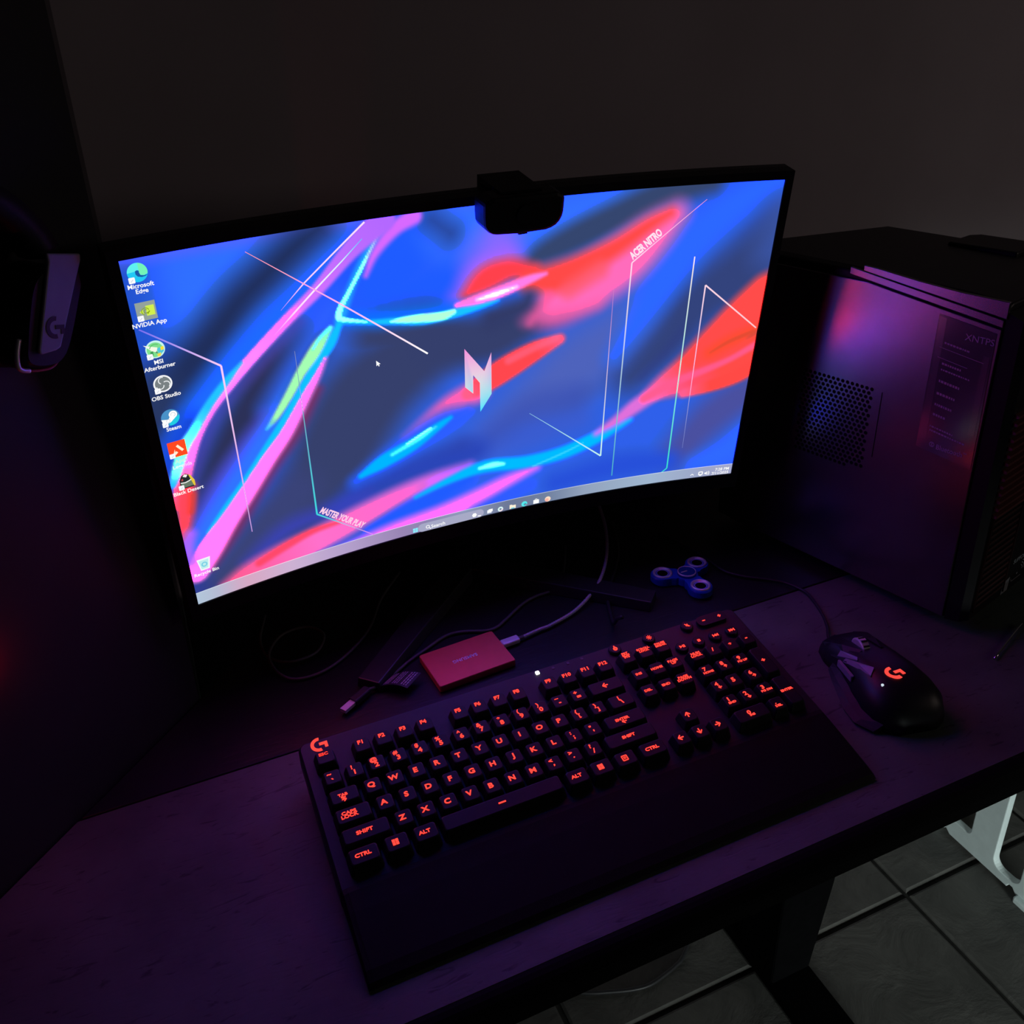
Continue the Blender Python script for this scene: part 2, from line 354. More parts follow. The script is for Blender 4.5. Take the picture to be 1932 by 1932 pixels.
# -- picture on the screen: soft strokes blended on a fine grid of vertices
STROKES = [["2f60e0",211.7,211.7,1.0,[[24,-233,504.0],[2184,1125,672.0]]],
["3070f8",247.0,247.0,1.0,[[357,-5,67.2],[209,79,92.4],[88,166,75.6]]],
["2352cf",158.8,158.8,1.0,[[-3,8,26.9],[5,203,43.7],[12,418,30.2]]],
["5a63f0",49.4,49.4,0.7,[[0,0,6.7],[626,0,8.4],[947,-3,6.7]]],
["202f5c",120.0,120.0,1.0,[[496,5,16.8],[435,38,26.9],[342,105,30.2],[264,162,33.6],[181,247,40.3],[107,320,50.4],[38,394,50.4],[-6,444,37.0]]],
["2a3a66",141.1,141.1,0.8,[[15,403,43.7],[11,323,16.8]]],
["1e6aff",91.7,91.7,1.0,[[569,71,13.4],[465,157,23.5],[353,241,33.6],[254,327,43.7],[170,401,43.7],[95,460,33.6],[47,528,20.2]]],
["1747d8",84.7,84.7,1.0,[[86,474,20.2],[31,540,20.2],[-5,595,16.8]]],
["2350da",120.0,120.0,1.0,[[634,96,23.5],[535,201,30.2],[467,274,20.2]]],
["2c3158",98.8,98.8,1.0,[[423,336,40.3],[329,420,70.6],[226,561,77.3],[129,699,63.8],[69,807,40.3]]],
["2f62ee",84.7,84.7,0.9,[[535,201,13.4],[476,267,16.8],[397,362,16.8],[305,489,16.8]]],
["4a50dd",70.6,70.6,1.0,[[293,520,11.8],[203,616,20.2],[119,713,23.5],[43,816,23.5]]],
["1f5cf0",162.3,162.3,1.0,[[759,40,67.2],[708,138,84.0],[656,223,67.2],[880,228,67.2]]],
["3472f8",141.1,141.1,1.0,[[867,54,50.4],[1044,91,50.4],[1258,70,50.4],[1491,24,26.9]]],
["263f8c",91.7,91.7,0.8,[[814,25,13.4],[867,69,16.8]]],
["2d3770",105.8,105.8,0.45,[[1130,726,13.4],[1241,686,20.2],[1332,642,13.4]]],
["36406c",141.1,141.1,1.0,[[616,345,37.0],[777,394,84.0],[604,515,126.0],[492,669,126.0],[410,817,92.4],[349,917,50.4]]],
["353f6c",105.8,105.8,1.0,[[826,404,67.2],[980,414,67.2],[1101,381,47.0],[1205,343,13.4]]],
["3a4378",141.1,141.1,1.0,[[346,795,50.4],[253,880,67.2],[140,977,57.1],[48,1040,50.4]]],
["2c3a96",91.7,91.7,0.8,[[13,1012,13.4],[21,1058,16.8]]],
["4e63bc",194.0,194.0,1.0,[[1447,447,67.2],[1289,557,92.4],[1146,669,67.2],[1018,743,23.5]]],
["3a5cd0",120.0,120.0,1.0,[[907,799,33.6],[1112,774,43.7],[1302,759,23.5]]],
["3c52b4",105.8,105.8,0.7,[[1000,760,20.2],[1128,686,33.6],[1278,673,33.6]]],
["2c3f9c",105.8,105.8,0.8,[[579,862,20.2],[723,843,23.5],[889,795,23.5]]],
["2a45b8",105.8,105.8,1.0,[[471,899,13.4],[581,832,20.2],[760,823,23.5],[944,808,16.8]]],
["33437c",155.2,155.2,1.0,[[1934,168,67.2],[1829,284,84.0],[1697,381,75.6],[1602,503,60.5],[1483,625,33.6]]],
["2c68f4",105.8,105.8,1.0,[[1917,-7,23.5],[1790,56,37.0],[1665,159,45.4],[1559,305,45.4],[1475,450,26.9],[1418,538,10.1]]],
["3b56a8",141.1,141.1,0.8,[[1930,100,26.9],[1917,219,33.6]]],
["4a50a0",127.0,127.0,1.0,[[1979,701,50.4],[1819,813,60.5],[1698,952,43.7]]],
["3069f8",91.7,91.7,1.0,[[1954,893,23.5],[1886,976,33.6],[1768,1019,16.8]]],
["2750da",91.7,91.7,1.0,[[1662,992,26.9],[1457,981,33.6],[1238,1005,23.5]]],
["35466f",63.5,63.5,1.0,[[1685,-3,20.2],[1525,20,33.6],[1394,72,37.0],[1262,123,37.0],[1162,161,26.9],[1117,180,10.1]]],
["9468f2",120.0,120.0,0.85,[[1011,119,43.7],[971,177,43.7]]],
["cc62dc",98.8,98.8,0.9,[[896,263,6.7],[946,222,20.2],[1045,179,16.8]]],
["f2414c",49.4,49.4,1.0,[[913,259,6.7],[979,218,30.2],[1054,201,23.5],[1122,216,16.8]]],
["d9589e",70.6,70.6,0.9,[[1118,357,20.2],[1206,361,37.0],[1328,333,26.9]]],
["ff6cbc",91.7,91.7,1.0,[[1203,308,43.7],[1324,271,67.2],[1424,214,67.2],[1505,146,50.4],[1576,86,20.2]]],
["f94a48",56.4,56.4,1.0,[[1114,245,26.9],[1217,242,40.3],[1302,210,30.2],[1402,165,20.2],[1492,112,13.4],[1558,80,5.0]]],
["ff5c6e",49.4,49.4,0.7,[[1246,288,23.5],[1339,239,23.5]]],
["e45a9c",35.3,35.3,0.6,[[1119,384,5.0],[1143,335,8.4],[1177,305,10.1]]],
["323b68",70.6,70.6,1.0,[[997,351,23.5],[1091,327,16.8],[1113,296,6.7]]],
["0a74ff",56.4,56.4,0.9,[[559,272,10.1],[684,293,15.1],[879,302,13.4],[996,289,6.7]]],
["18c4ff",12.6,12.6,1.0,[[536,275,5.0],[620,293,5.0],[691,304,8.4],[780,317,11.8],[879,311,11.8],[971,299,6.7],[1013,292,1.7]]],
["b4efdc",7.6,7.6,1.0,[[680,303,1.7],[723,305,8.4],[780,310,11.8],[837,314,11.8],[872,306,6.7]]],
["ff7ee0",15.1,15.1,1.0,[[882,288,5.0],[946,280,13.4],[1030,264,16.8],[1114,240,11.8],[1165,229,3.4]]],
["ffe2f2",12.6,12.6,1.0,[[946,281,1.7],[1005,272,6.7],[1072,258,1.7]]],
["1fa8ff",20.2,20.2,0.9,[[677,24,3.4],[619,97,6.7],[574,174,8.4],[540,249,10.1],[529,272,10.1]]],
["a8f2ee",5.0,5.0,1.0,[[656,48,1.7],[605,129,3.4],[559,199,4.2],[535,235,6.7],[529,263,8.4],[552,273,5.0],[605,289,1.7]]],
["e26ae8",22.7,22.7,0.95,[[761,8,20.2],[706,36,15.1],[646,95,8.4],[615,154,1.7]]],
["5a3a94",42.3,42.3,0.45,[[411,247,13.4],[288,352,15.1],[202,418,16.8],[132,489,18.5],[82,575,20.2],[47,659,15.1]]],
["ff82ea",10.1,15.1,1,[[673,5,33.6,"b468f0"],[576,77,23.5,"bd6cf0"],[479,167,16.8,"d070ec"],[387,236,14.3,"ee76e6"],[287,316,13.4,"fd88f0"],[209,383,13.4,"ff8cf2"],[143,445,14.3],[93,513,15.1],[58,583,17.6],[30,653,20.2,"ff6cc8"],[19,712,23.5,"ff5a98"]]],
["22c6ff",12.6,12.6,1.0,[[246,333,1.7],[195,379,8.4],[138,437,10.1],[91,496,11.8,"5ae8f6"],[54,541,13.4,"94f4e0"],[24,606,11.8,"8af2e4"],[6,644,8.4]]],
["f2485c",35.3,35.3,1.0,[[38,674,20.2],[24,733,20.2],[7,801,13.4],[-9,832,5.0]]],
["e04038",20.2,20.2,0.8,[[49,696,8.4],[37,747,6.7]]],
["8a2a58",42.3,42.3,0.8,[[447,467,5.0],[371,587,8.4],[277,695,10.1],[184,814,11.8],[113,894,15.1],[60,952,13.4]]],
["2f7cf8",56.4,56.4,0.85,[[389,427,10.1],[315,527,16.8],[240,628,23.5],[164,721,26.9],[88,805,23.5],[30,869,13.4]]],
["10c2ff",12.6,12.6,1,[[528,281,6.7],[495,336,13.4],[442,398,11.8],[405,456,13.4],[354,529,15.1],[284,620,18.5],[213,707,20.2],[142,782,20.2],[82,840,13.4]]],
["ff80ec",10.1,22.7,1,[[477,375,1.7],[452,419,6.7],[412,477,11.8],[343,579,16.8],[277,654,20.2],[208,737,23.5],[132,823,28.6],[70,894,37.0],[17,963,33.6]]],
["c46af0",35.3,35.3,0.8,[[20,825,13.4],[3,866,16.8],[9,919,8.4]]],
["a6dcb4",10.1,10.1,1,[[503,286,5.0,"6adce0"],[467,326,15.1],[440,360,16.8],[403,404,13.4],[364,461,11.8],[318,521,8.4],[286,553,1.7,"40d0f8"]]],
["60e0f0",5.0,5.0,0.9,[[500,285,3.4],[471,308,3.4],[445,341,1.7]]],
["3a42bb",77.6,77.6,0.8,[[171,991,6.7],[298,918,16.8],[437,897,16.8],[561,877,6.7]]],
["ff62b0",42.3,49.4,1,[[98,1055,16.8,"ff5a94"],[165,1034,30.2,"ff5f9c"],[269,1015,40.3,"ff66b4"],[392,992,40.3,"ff70cc"],[537,952,37.0,"f66ccc"],[684,909,28.6,"e868d4"],[804,884,21.8,"dc6ae6"],[916,864,8.4,"c86af0"]]],
["f5445f",20.2,20.2,0.85,[[202,1008,10.1],[290,977,11.8],[379,953,8.4],[466,949,3.4]]],
["1f5cf6",56.4,56.4,1.0,[[568,1017,3.4],[680,984,15.1],[774,957,21.8],[868,932,15.1],[915,916,5.0]]],
["ee70ec",42.3,42.3,1.0,[[473,1070,20.2],[639,1050,30.2],[809,1033,33.6],[944,996,26.9],[1059,955,18.5],[1159,925,5.0]]],
["3058e8",42.3,42.3,0.5,[[1138,993,13.4],[943,1049,13.4]]],
["00bcff",22.7,22.7,1.0,[[728,935,1.7],[850,899,10.1],[972,878,20.2],[1116,894,20.2],[1251,886,21.8],[1367,850,21.8],[1452,811,15.1],[1496,795,5.0]]],
["8ff2ff",12.6,12.6,1.0,[[953,881,3.4],[1001,878,8.4],[1039,883,3.4]]],
["48dcff",5.0,5.0,0.8,[[1146,918,1.7],[1252,888,2.5],[1328,860,1.7]]],
["e070dc",35.3,35.3,1.0,[[1375,830,3.4],[1450,788,15.1],[1523,736,23.5],[1605,692,16.8]]],
["f84c4a",45.9,45.9,1.0,[[1559,706,16.8,"ff64b0"],[1612,666,30.2,"ff5f90"],[1692,611,47.0],[1777,541,67.2],[1867,452,77.3],[1939,382,80.6]]],
["f04c48",42.3,42.3,1.0,[[1587,704,16.8,"ff64a8"],[1700,673,37.0,"fa5070"],[1813,644,43.7],[1901,592,57.1],[1968,538,50.4]]],
["f04a46",22.7,22.7,1.0,[[1687,717,13.4,"f85f90"],[1782,699,20.2],[1876,671,23.5],[1964,617,26.9]]],
["da4c2c",49.4,49.4,0.75,[[1763,569,11.8],[1824,535,15.1],[1905,503,13.4]]],
["ff5c90",17.6,17.6,0.9,[[1540,718,11.8],[1642,670,11.8],[1753,634,10.1],[1844,599,8.4],[1949,540,10.1]]],
["2f3c80",49.4,49.4,0.5,[[1522,634,5.0],[1590,560,8.4],[1654,471,6.7]]],
["ff62b4",49.4,49.4,0.95,[[945,587,33.6],[856,621,30.2],[775,668,20.2],[712,702,6.7]]],
["f5474e",22.7,22.7,1.0,[[1221,453,15.1,"f55a80"],[1140,481,31.9],[1051,521,40.3],[980,557,37.0],[918,589,20.2,"ff5f8a"]]],
["f67098",20.2,20.2,0.5,[[1210,448,8.4],[1139,468,10.1],[1051,499,10.1]]],
["ff84e8",17.6,17.6,0.8,[[855,658,6.7],[810,667,10.1],[748,684,6.7]]],
["2a5ef2",63.5,63.5,1.0,[[534,813,10.1],[656,758,30.2],[819,678,30.2],[909,650,6.7]]],
["00b6ff",17.6,17.6,1.0,[[552,799,6.7],[630,766,21.8],[728,730,20.2],[819,682,10.1],[855,663,3.4]]],
["50e2ff",10.1,10.1,0.9,[[657,750,5.0],[747,715,6.7],[805,685,1.7]]],
["c4f6ff",6.3,6.3,0.9,[[707,725,1.7],[787,686,2.5]]]]
LN = {"L1": [[300, 33], [533, 219], [787, 426]], "L2": [[10, 178], [192, 327], [196, 884]], "L3": [[394, 333], [399, 894], [584, 1044]], "L4": [[1673, 46], [1447, 226], [1448, 1018]], "L5": [[1394, 307], [1398, 925], [1127, 705]], "L6": [[1658, 225], [1661, 1022], [1633, 1045]], "W1": [[622, 5], [441, 145], [371, 208]], "W2": [[612, 49], [552, 101], [465, 172], [406, 222], [344, 275]], "L7": [[1711, 942], [1709, 324], [1914, 491]], "N": [[904, 433], [969, 521], [992, 460], [994, 606], [956, 664], [954, 559], [932, 528], [932, 593], [905, 565]]}
NX, NY = 400, 225
def stroke_field():
    px = np.linspace(0, 1920, NX)[None, :].repeat(NY, 0); py = np.linspace(0, 1080, NY)[:, None].repeat(NX, 1)
    rgb = np.zeros((NY, NX, 3))+np.array([.165, .335, .86]); h2 = lambda h: np.array([int(h[i:i+2], 16)/255 for i in (0, 2, 4)])
    for col, sl, sr, alpha, pts in STROKES:
        best = np.full((NY, NX), 1e9); bw_ = np.zeros((NY, NX)); bc = np.zeros((NY, NX, 3)); side = np.zeros((NY, NX)); bd = np.full((NY, NX), 1e9)
        cols = []; cur = h2(col)
        for p in pts: cols.append(h2(p[3]) if len(p) > 3 else None)
        known = [i for i, c in enumerate(cols) if c is not None]
        for i in range(len(cols)):
            if cols[i] is None:
                if not known: cols[i] = cur
                else:
                    cols[i] = cur
        # smooth the path
        P = catmull([(p[0], p[1], p[2]) for p in pts], 5); K = len(P)
        cc = []
        for k in range(K):
            t = k/5; i = min(int(t), len(pts)-2); t -= i; cc.append(cols[i]*(1-t)+cols[i+1]*t)
        for k in range(K-1):
            ax, ay, aw = P[k]; bx, by, bw2 = P[k+1]; dx, dy = bx-ax, by-ay; L2 = dx*dx+dy*dy+1e-6
            t = np.clip(((px-ax)*dx+(py-ay)*dy)/L2, 0, 1); qx, qy = px-(ax+dx*t), py-(ay+dy*t)
            d = np.hypot(qx, qy); w = np.maximum(aw+(bw2-aw)*t, .2); e = d-w
            sg = dx*qy-dy*qx
            m = e < best
            best = np.where(m, e, best); side = np.where(m, sg, side)
            bc = np.where(m[..., None], cc[k]*(1-t[..., None])+cc[k+1]*t[..., None], bc)
        s = np.where(side > 0, sl, sr)      # y runs down: positive = left-hand side of the travel direction on screen
        u = np.clip((best+s*.33)/s, 0, 1); mask = (1-u*u*(3-2*u))*alpha
        rgb = rgb*(1-mask[..., None])+bc*mask[..., None]
    return rgb
rgb = stroke_field()
lin = np.where(rgb <= .04045, rgb/12.92, ((rgb+.055)/1.055)**2.4)
# the panel's saturated channels are brighter than the picture can show (they are over-exposed in the photograph)
hot = np.clip((rgb-np.array([.88, .84, .87]))/np.array([.12, .14, .12]), 0, 1); lin = lin*(1+np.array([6.0, 8.0, 8.0])*hot*hot*(3-2*hot))
PICT = bpy.data.materials.new('screen_picture'); PICT.use_nodes = True
nt = PICT.node_tree; nt.nodes.remove(nt.nodes['Principled BSDF'])
at = nt.nodes.new('ShaderNodeAttribute'); at.attribute_name = 'picture'
em = nt.nodes.new('ShaderNodeEmission'); em.inputs['Strength'].default_value = 1.0
nt.links.new(at.outputs['Color'], em.inputs['Color']); nt.links.new(em.outputs[0], nt.nodes['Material Output'].inputs['Surface'])
class Pic:                                   # coloured flat artwork on the curved glass
    def __init__(s): s.v = []; s.f = []; s.c = []
    def art(s, f2, off, c=None):
        b = len(s.v); od = f2.o if len(f2.o) == len(f2.v) else [0]*len(f2.v); s.v += [mpx(x, y, off+1.6e-5*min(k, 60)) for (x, y), k in zip(f2.v, od)]; s.f += [tuple(i+b for i in q) for q in f2.f]
        for k in f2.c: s.c.append(hexl(k or c))
        return s
    def build(s, name, parent):
        o = obj(name, s.v, s.f, PICT, parent)
        a = o.data.color_attributes.new('picture', 'FLOAT_COLOR', 'POINT')
        a.data.foreach_set('color', [x for c in s.c for x in (*c, 1)])
        return o
pic = Pic()
pic.v = [mpx(1920*i/(NX-1), 1080*j/(NY-1)) for j in range(NY) for i in range(NX)]
pic.f = [(j*NX+i, (j+1)*NX+i, (j+1)*NX+i+1, j*NX+i+1) for j in range(NY-1) for i in range(NX-1)]
pic.c = [tuple(c) for c in lin.reshape(-1, 3)]
O1, O2, O3 = .0002, .0008, .0014
def lerp_hex(a, b, t): return ''.join('%02x' % round(int(a[i:i+2], 16)*(1-t)+int(b[i:i+2], 16)*t) for i in (0, 2, 4))
def gline(pts, cols, w):
    """tapered, colour-graded thin line; cols/w one per point"""
    f = F2(); n = 14
    for k in range(len(pts)-1):
        a, b = pts[k], pts[k+1]; dx, dy = b[0]-a[0], b[1]-a[1]; l = math.hypot(dx, dy); nx, ny = -dy/l/2, dx/l/2
        v = []; q = []
        base = len(f.v)
        for i in range(n+1):
            t = i/n; x, y = a[0]+dx*t, a[1]+dy*t; ww = w[k]*(1-t)+w[k+1]*t; c = lerp_hex(cols[k], cols[k+1], t)
            f.v += [(x+nx*ww, y+ny*ww), (x-nx*ww, y-ny*ww)]; f.c += [c, c]
            if i: f.f.append((base+2*i-2, base+2*i-1, base+2*i+1, base+2*i))
    return f
pic.art(gline(LN['L1'], ['ff9ab0', 'ffb0e8', 'ffffff'], [1.5, 4.4, 5.4]), O1)
pic.art(gline(LN['L2'], ['7a70f0', 'ffd0f6', 'c89ae0'], [3.6, 5.4, 2.6]), O1)
pic.art(gline(LN['L3'], ['8a90b8', '40d8e0', 'f080e0'], [1.2, 5.6, 3]), O1)
pic.art(gline(LN['L4'], ['ff9ad8', 'ffd8f0', '48b0c8'], [1.5, 4.6, 4]), O1)
pic.art(gline(LN['L5'], ['d080c8', 'c8f8f0', '90c8e8'], [1.2, 5.2, 1.4]), O1)
pic.art(gline(LN['L6'], ['ffe8e8', '38e0d0', '48e0d8'], [4, 5, 3.4]), O1)
pic.art(gline(LN['L7'], ['7a8ad0', 'ffd8e8', 'ffc8d0'], [1.2, 5, 4.6]), O1)
pic.art(gline(LN['W1'], ['ffe0fa', 'ffd0f4', 'd890f0'], [5, 4, .6]), O1)
pic.art(gline(LN['W2'], ['40c8ff', 'd8f4ff', 'ffecff', 'ffd8fa', 'ff90ee'], [1.5, 3.4, 5, 5, .8]), O1)
f = F2(); Np = LN['N']; ys = [p[1] for p in Np]
def ngrad(y):
    t = (y-min(ys))/(max(ys)-min(ys)); return lerp_hex('f590dc', 'e6dce4', t*2) if t < .5 else lerp_hex('e6dce4', '40e4ff', t*2-1)
def ntri(ids):
    b = len(f.v); f.v.extend([tuple(Np[i]) for i in ids]); f.c.extend([ngrad(Np[i][1]) for i in ids]); f.f.append(tuple(range(b, b+len(ids))))
ntri([0, 8, 7, 6]); ntri([0, 6, 1]); ntri([1, 6, 5]); ntri([1, 5, 3, 2]); ntri([5, 4, 3])
pic.art(f, O1)
def stext(f2, st, cx, cy, size, c, bold=0., rot=0., fit=None, sx=1., spacing=1.):
    t = F2().text(st, 0, 0, size, None, bold, sx, 0, spacing, fit)
    cr, sr = math.cos(rot), math.sin(rot)
    f2.quads([(cx+a*cr-(-b)*sr, cy+a*sr+(-b)*cr) for a, b in t.v], t.f, c)
f = F2()
a, b = LN['L4'][1], LN['L4'][0]; rot = math.atan2(b[1]-a[1], b[0]-a[0])
stext(f, 'ACER NITRO', a[0]+66*math.cos(rot)+19*math.sin(rot), a[1]+66*math.sin(rot)-19*math.cos(rot), 36, 'ffe4f2', .045, rot, 118)
a, b = LN['L3'][1], LN['L3'][2]; rot = math.atan2(b[1]-a[1], b[0]-a[0])
stext(f, 'MASTER YOUR PLAY', a[0]+90*math.cos(rot)+18*math.sin(rot)-0, a[1]+90*math.sin(rot)-18*math.cos(rot), 31, 'ffd0ec', .04, rot, 172)
pic.art(f, O1)
screen = pic.build('screen', monitor)
screen['label'] = 'glowing curved screen with a blue, pink and red wallpaper'

# taskbar
p = Pic(); f = F2(); stops = [(0, 'b2c6da'), (60, 'b4bcd4'), (150, 'd8a8c4'), (300, 'cdb2d4'), (480, 'b4a0cc'), (680, '9884b4'), (760, '8e86b0'), (900, '8f9bbb'), (1060, '6c7796'), (1200, '70809f'), (1350, '93a3bd'), (1600, '9fb6d0'), (1800, '9ea6c8'), (1920, 'a4a8cc')]
def tb(x):
    for (x0, c0), (x1, c1) in zip(stops[:-1], stops[1:]):
        if x <= x1: return lerp_hex(c0, c1, (x-x0)/(x1-x0))
    return stops[-1][1]
n = 60
for k in range(n):
    xa, xb = 1920*k/n, 1920*(k+1)/n; b = len(f.v); f.v += [(xa, 1039), (xa, 1080), (xb, 1080), (xb, 1039)]; f.c += [tb(xa), tb(xa), tb(xb), tb(xb)]; f.f.append((b, b+1, b+2, b+3))
    b = len(f.v); f.v += [(xa, 1036.5), (xa, 1039), (xb, 1039), (xb, 1036.5)]; f.c += [lerp_hex(tb(xa), 'e8f0ff', .55)]*4; f.f.append((b, b+1, b+2, b+3))
p.art(f, O1)
f = F2()
f.poly([(848+x, 1064+y) for x, y in rrect(238, 33, 16, 6)], 'a7a9c6')
p.art(f, O2)
f = F2()
for dx in (-8.5, .5):
    for dy in (-8.5, .5): f.poly([(719+dx, 1065+dy), (719+dx, 1065+dy+8), (719+dx+8, 1065+dy+8), (719+dx+8, 1065+dy)], '8cf0ff')
f.ring(763, 1064, 4.5, 7, 'ffffff'); f.line([(768, 1069), (774, 1075)], 3, 'ffffff')
stext(f, 'Search', 800, 1066, 19, 'ffffff', .015)
f.poly([(932+9*math.cos(a), 1065+9*math.sin(a)) for a in [k*PI/3 for k in range(6)]], 'ffffff'); f.line([(944, 1072), (956, 1073)], 4, 'ffffff')
f.poly([(979, 1058), (979, 1071), (995, 1071), (995, 1058)], 'f4f8ff'); f.poly([(984, 1055), (984, 1066), (999, 1066), (999, 1055)], 'ffffff')
f.ring(1028, 1065, 4, 10, 'd8f4f4'); f.ring(1028, 1065, 6, 10, 'ffe0e8', 0, 2)
f.poly([(1062, 1057), (1062, 1074), (1085, 1074), (1085, 1060), (1073, 1060), (1070, 1057)], 'fff2d8'); f.poly([(1067, 1070), (1067, 1074), (1080, 1074), (1080, 1070)], '6ad4e4')
f.poly(circ(1117, 1065, 11), '58e8ec'); f.ring(1120, 1068, 2, 5, '1f8fb0'); f.poly([(1118, 1066), (1129, 1068), (1126, 1072), (1118, 1071)], '8893ae')
f.poly([(1151, 1058), (1151, 1074), (1172, 1074), (1172, 1058)], 'ffffff'); f.ring(1161, 1058, 3, 5, 'ffffff', PI, 2*PI)
f.poly(circ(1205, 1065, 11), 'ffe2c8'); f.poly(circ(1202, 1068, 7), 'ffb8a8')
f.line([(1757, 1066), (1763, 1060), (1769, 1066)], 3, 'ffffff')
f.line([(1789, 1055), (1803, 1055), (1803, 1067), (1789, 1067), (1789, 1055)], 4, 'ffffff'); f.line([(1792, 1070), (1800, 1070)], 3, 'ffffff')
f.poly([(1811, 1060), (1811, 1066), (1815, 1066), (1821, 1071), (1821, 1055), (1815, 1060)], 'ffffff'); f.ring(1820, 1063, 5, 7, 'ffffff', -1, 1); f.ring(1820, 1063, 9, 11, 'ffffff', -1, 1)
stext(f, '7:28 PM', 1879, 1052, 17, 'ffffff', .02, fit=54); stext(f, '7/11/2025', 1873, 1068, 17, 'ffffff', .02, fit=66)
p.art(f, O3)
o = p.build('taskbar', screen); o['label'] = 'pale taskbar along the bottom of the screen'
# mouse pointer
p = Pic(); f = F2()
arrow = [(0, 0), (0, 17), (4, 13.4), (6.6, 19), (9.2, 17.8), (6.7, 12.3), (12, 12)]
f.poly([(626+x*1.05, 415+y*1.05) for x, y in [arrow[0], arrow[1], arrow[2], arrow[6]]], 'ffffff'); f.poly([(626+x*1.05, 415+y*1.05) for x, y in [arrow[2], arrow[3], arrow[4], arrow[5]]], 'ffffff')
p.art(f, O2); o = p.build('mouse_pointer', screen); o['label'] = 'small white arrow pointer'

def icon(cx, cy, label, lines, draw, shortcut=True):
    p = Pic(); f = F2(); draw(f, cx, cy); p.art(f, O1)
    f = F2()
    if shortcut:
        f.poly([(cx-17+x, cy+16+y) for x, y in rrect(15, 15, 2)], 'fbfcff')
    for k, s in enumerate(lines):
        if s[0]: stext(f, s[0], cx+s[1], cy+s[2], 16, s[3] if len(s) > 3 else 'ffffff', .02)
    p.art(f, O3)
    f = F2()
    if shortcut: f.line([(cx-20, cy+19), (cx-14, cy+13)], 1.6, 'c8d0e0')
    p.art(f, .0020)
    o = p.build('desktop_icon', screen); o['label'] = label
def d_edge(f, x, y):
    f.poly(circ(x, y, 24, 36), '22c8f6')
    b = [(x+24*math.cos(a), y+24*math.sin(a)) for a in [PI*(1.02+.98*k/20) for k in range(21)]]
    f.poly(b+[(x+23, y+6), (x+14, y+9), (x+6, y+7), (x+4, y+1), (x+4, y-4)], '5ff2f0')
    f.poly([(x+24*math.cos(a), y+24*math.sin(a)) for a in [PI*(1.55+.45*k/12) for k in range(13)]]+[(x+23, y+6), (x+14, y+9), (x+6, y+7), (x+4, y-2)], '74f4b8')
    f.poly([(x-5, y-4), (x-5, y+4), (x-1, y+10), (x+8, y+13), (x+17, y+12), (x+24, y+8), (x+14, y+9.5), (x+6, y+7.5), (x+4, y+1), (x+4, y-4), (x, y-6)], '1a5aa8')
def d_eye(f, x, y):
    f.poly([(x-24, y-24), (x-24, y+24), (x+24, y+24), (x+24, y-24)], '94a29c')
    f.poly([(x-4, y-13), (x-4, y-8), (x-16, y+1), (x-4, y+13), (x+20, y+13), (x+20, y-13)], 'd2f04e')
    f.ring(x-2, y+1, 8, 10, '88a818', PI*.6, PI*1.9); f.ring(x-1, y+1, 3.5, 5.5, '88a818', PI*.2, PI*1.7); f.line([(x+8, y+1), (x+2, y+8)], 3, '88a818')
def d_aft(f, x, y):
    f.poly(circ(x, y, 24, 36), 'c8f4f0'); f.poly(circ(x-1, y+1, 20, 32), '7ee08e')
    f.poly([(x+3, y-1), (x+21, y-5), (x+20, y+9), (x+8, y+18)], '52c8dc'); f.poly([(x+13, y-3), (x+21, y-5), (x+21, y+4), (x+13, y+6)], 'f8e23c'); f.poly([(x+2, y+14), (x+12, y+11), (x+11, y+20), (x+3, y+21)], 'f2dc50')
    f.poly([(x-27, y-17), (x-10, y-10), (x+6, y-4), (x+2, y+8), (x-8, y+4)], 'f6fae8'); f.poly([(x-14, y+5), (x-6, y+3), (x-7, y+16), (x-13, y+14)], '3f9a58'); f.poly([(x-1, y+10), (x+2, y+5), (x+5, y+12)], '5a7a68')
    f.ring(x, y, 13, 15, '58b868', PI*1.1, PI*1.7)
def d_obs(f, x, y):
    f.poly(circ(x, y, 24, 36), 'fafafc'); f.poly(circ(x, y, 20, 32), '7a8284')
    for k in range(3):
        a = k*2*PI/3+.5; f.ring(x+9*math.cos(a), y+9*math.sin(a), 8.2, 10.6, 'f4f6f8', a-2.6, a+.4, 16)
def d_steam(f, x, y):
    f.poly(circ(x, y, 24, 36), '4a92c8'); f.poly([(x+24*math.cos(a), y+24*math.sin(a)) for a in [-.1+1.9*k/14 for k in range(15)]]+[(x-4, y+10)], '22cce4')
    f.poly(circ(x+8, y-7, 11, 24), 'ffffff'); f.ring(x+8, y-7, 5, 6.5, 'c8d4dc'); f.poly([(x-24, y+1), (x-6, y+5), (x+1, y-6), (x+14, y+2), (x-1, y+14), (x-8, y+16), (x-22, y+10)], 'ffffff'); f.ring(x-7, y+9, 4, 5.4, 'ccd6e0')
def d_apex(f, x, y):
    f.poly([(x-24, y-25), (x-24, y+24), (x+24, y+24), (x+24, y-25)], 'ff4a22')
    f.line([(x-11, y+18), (x+1, y-11)], 7, 'fff2d4'); f.line([(x, y-11), (x+14, y+8)], 7, 'fff2d4'); f.line([(x-9, y+14), (x-2, y+8)], 7, 'fff2d4')
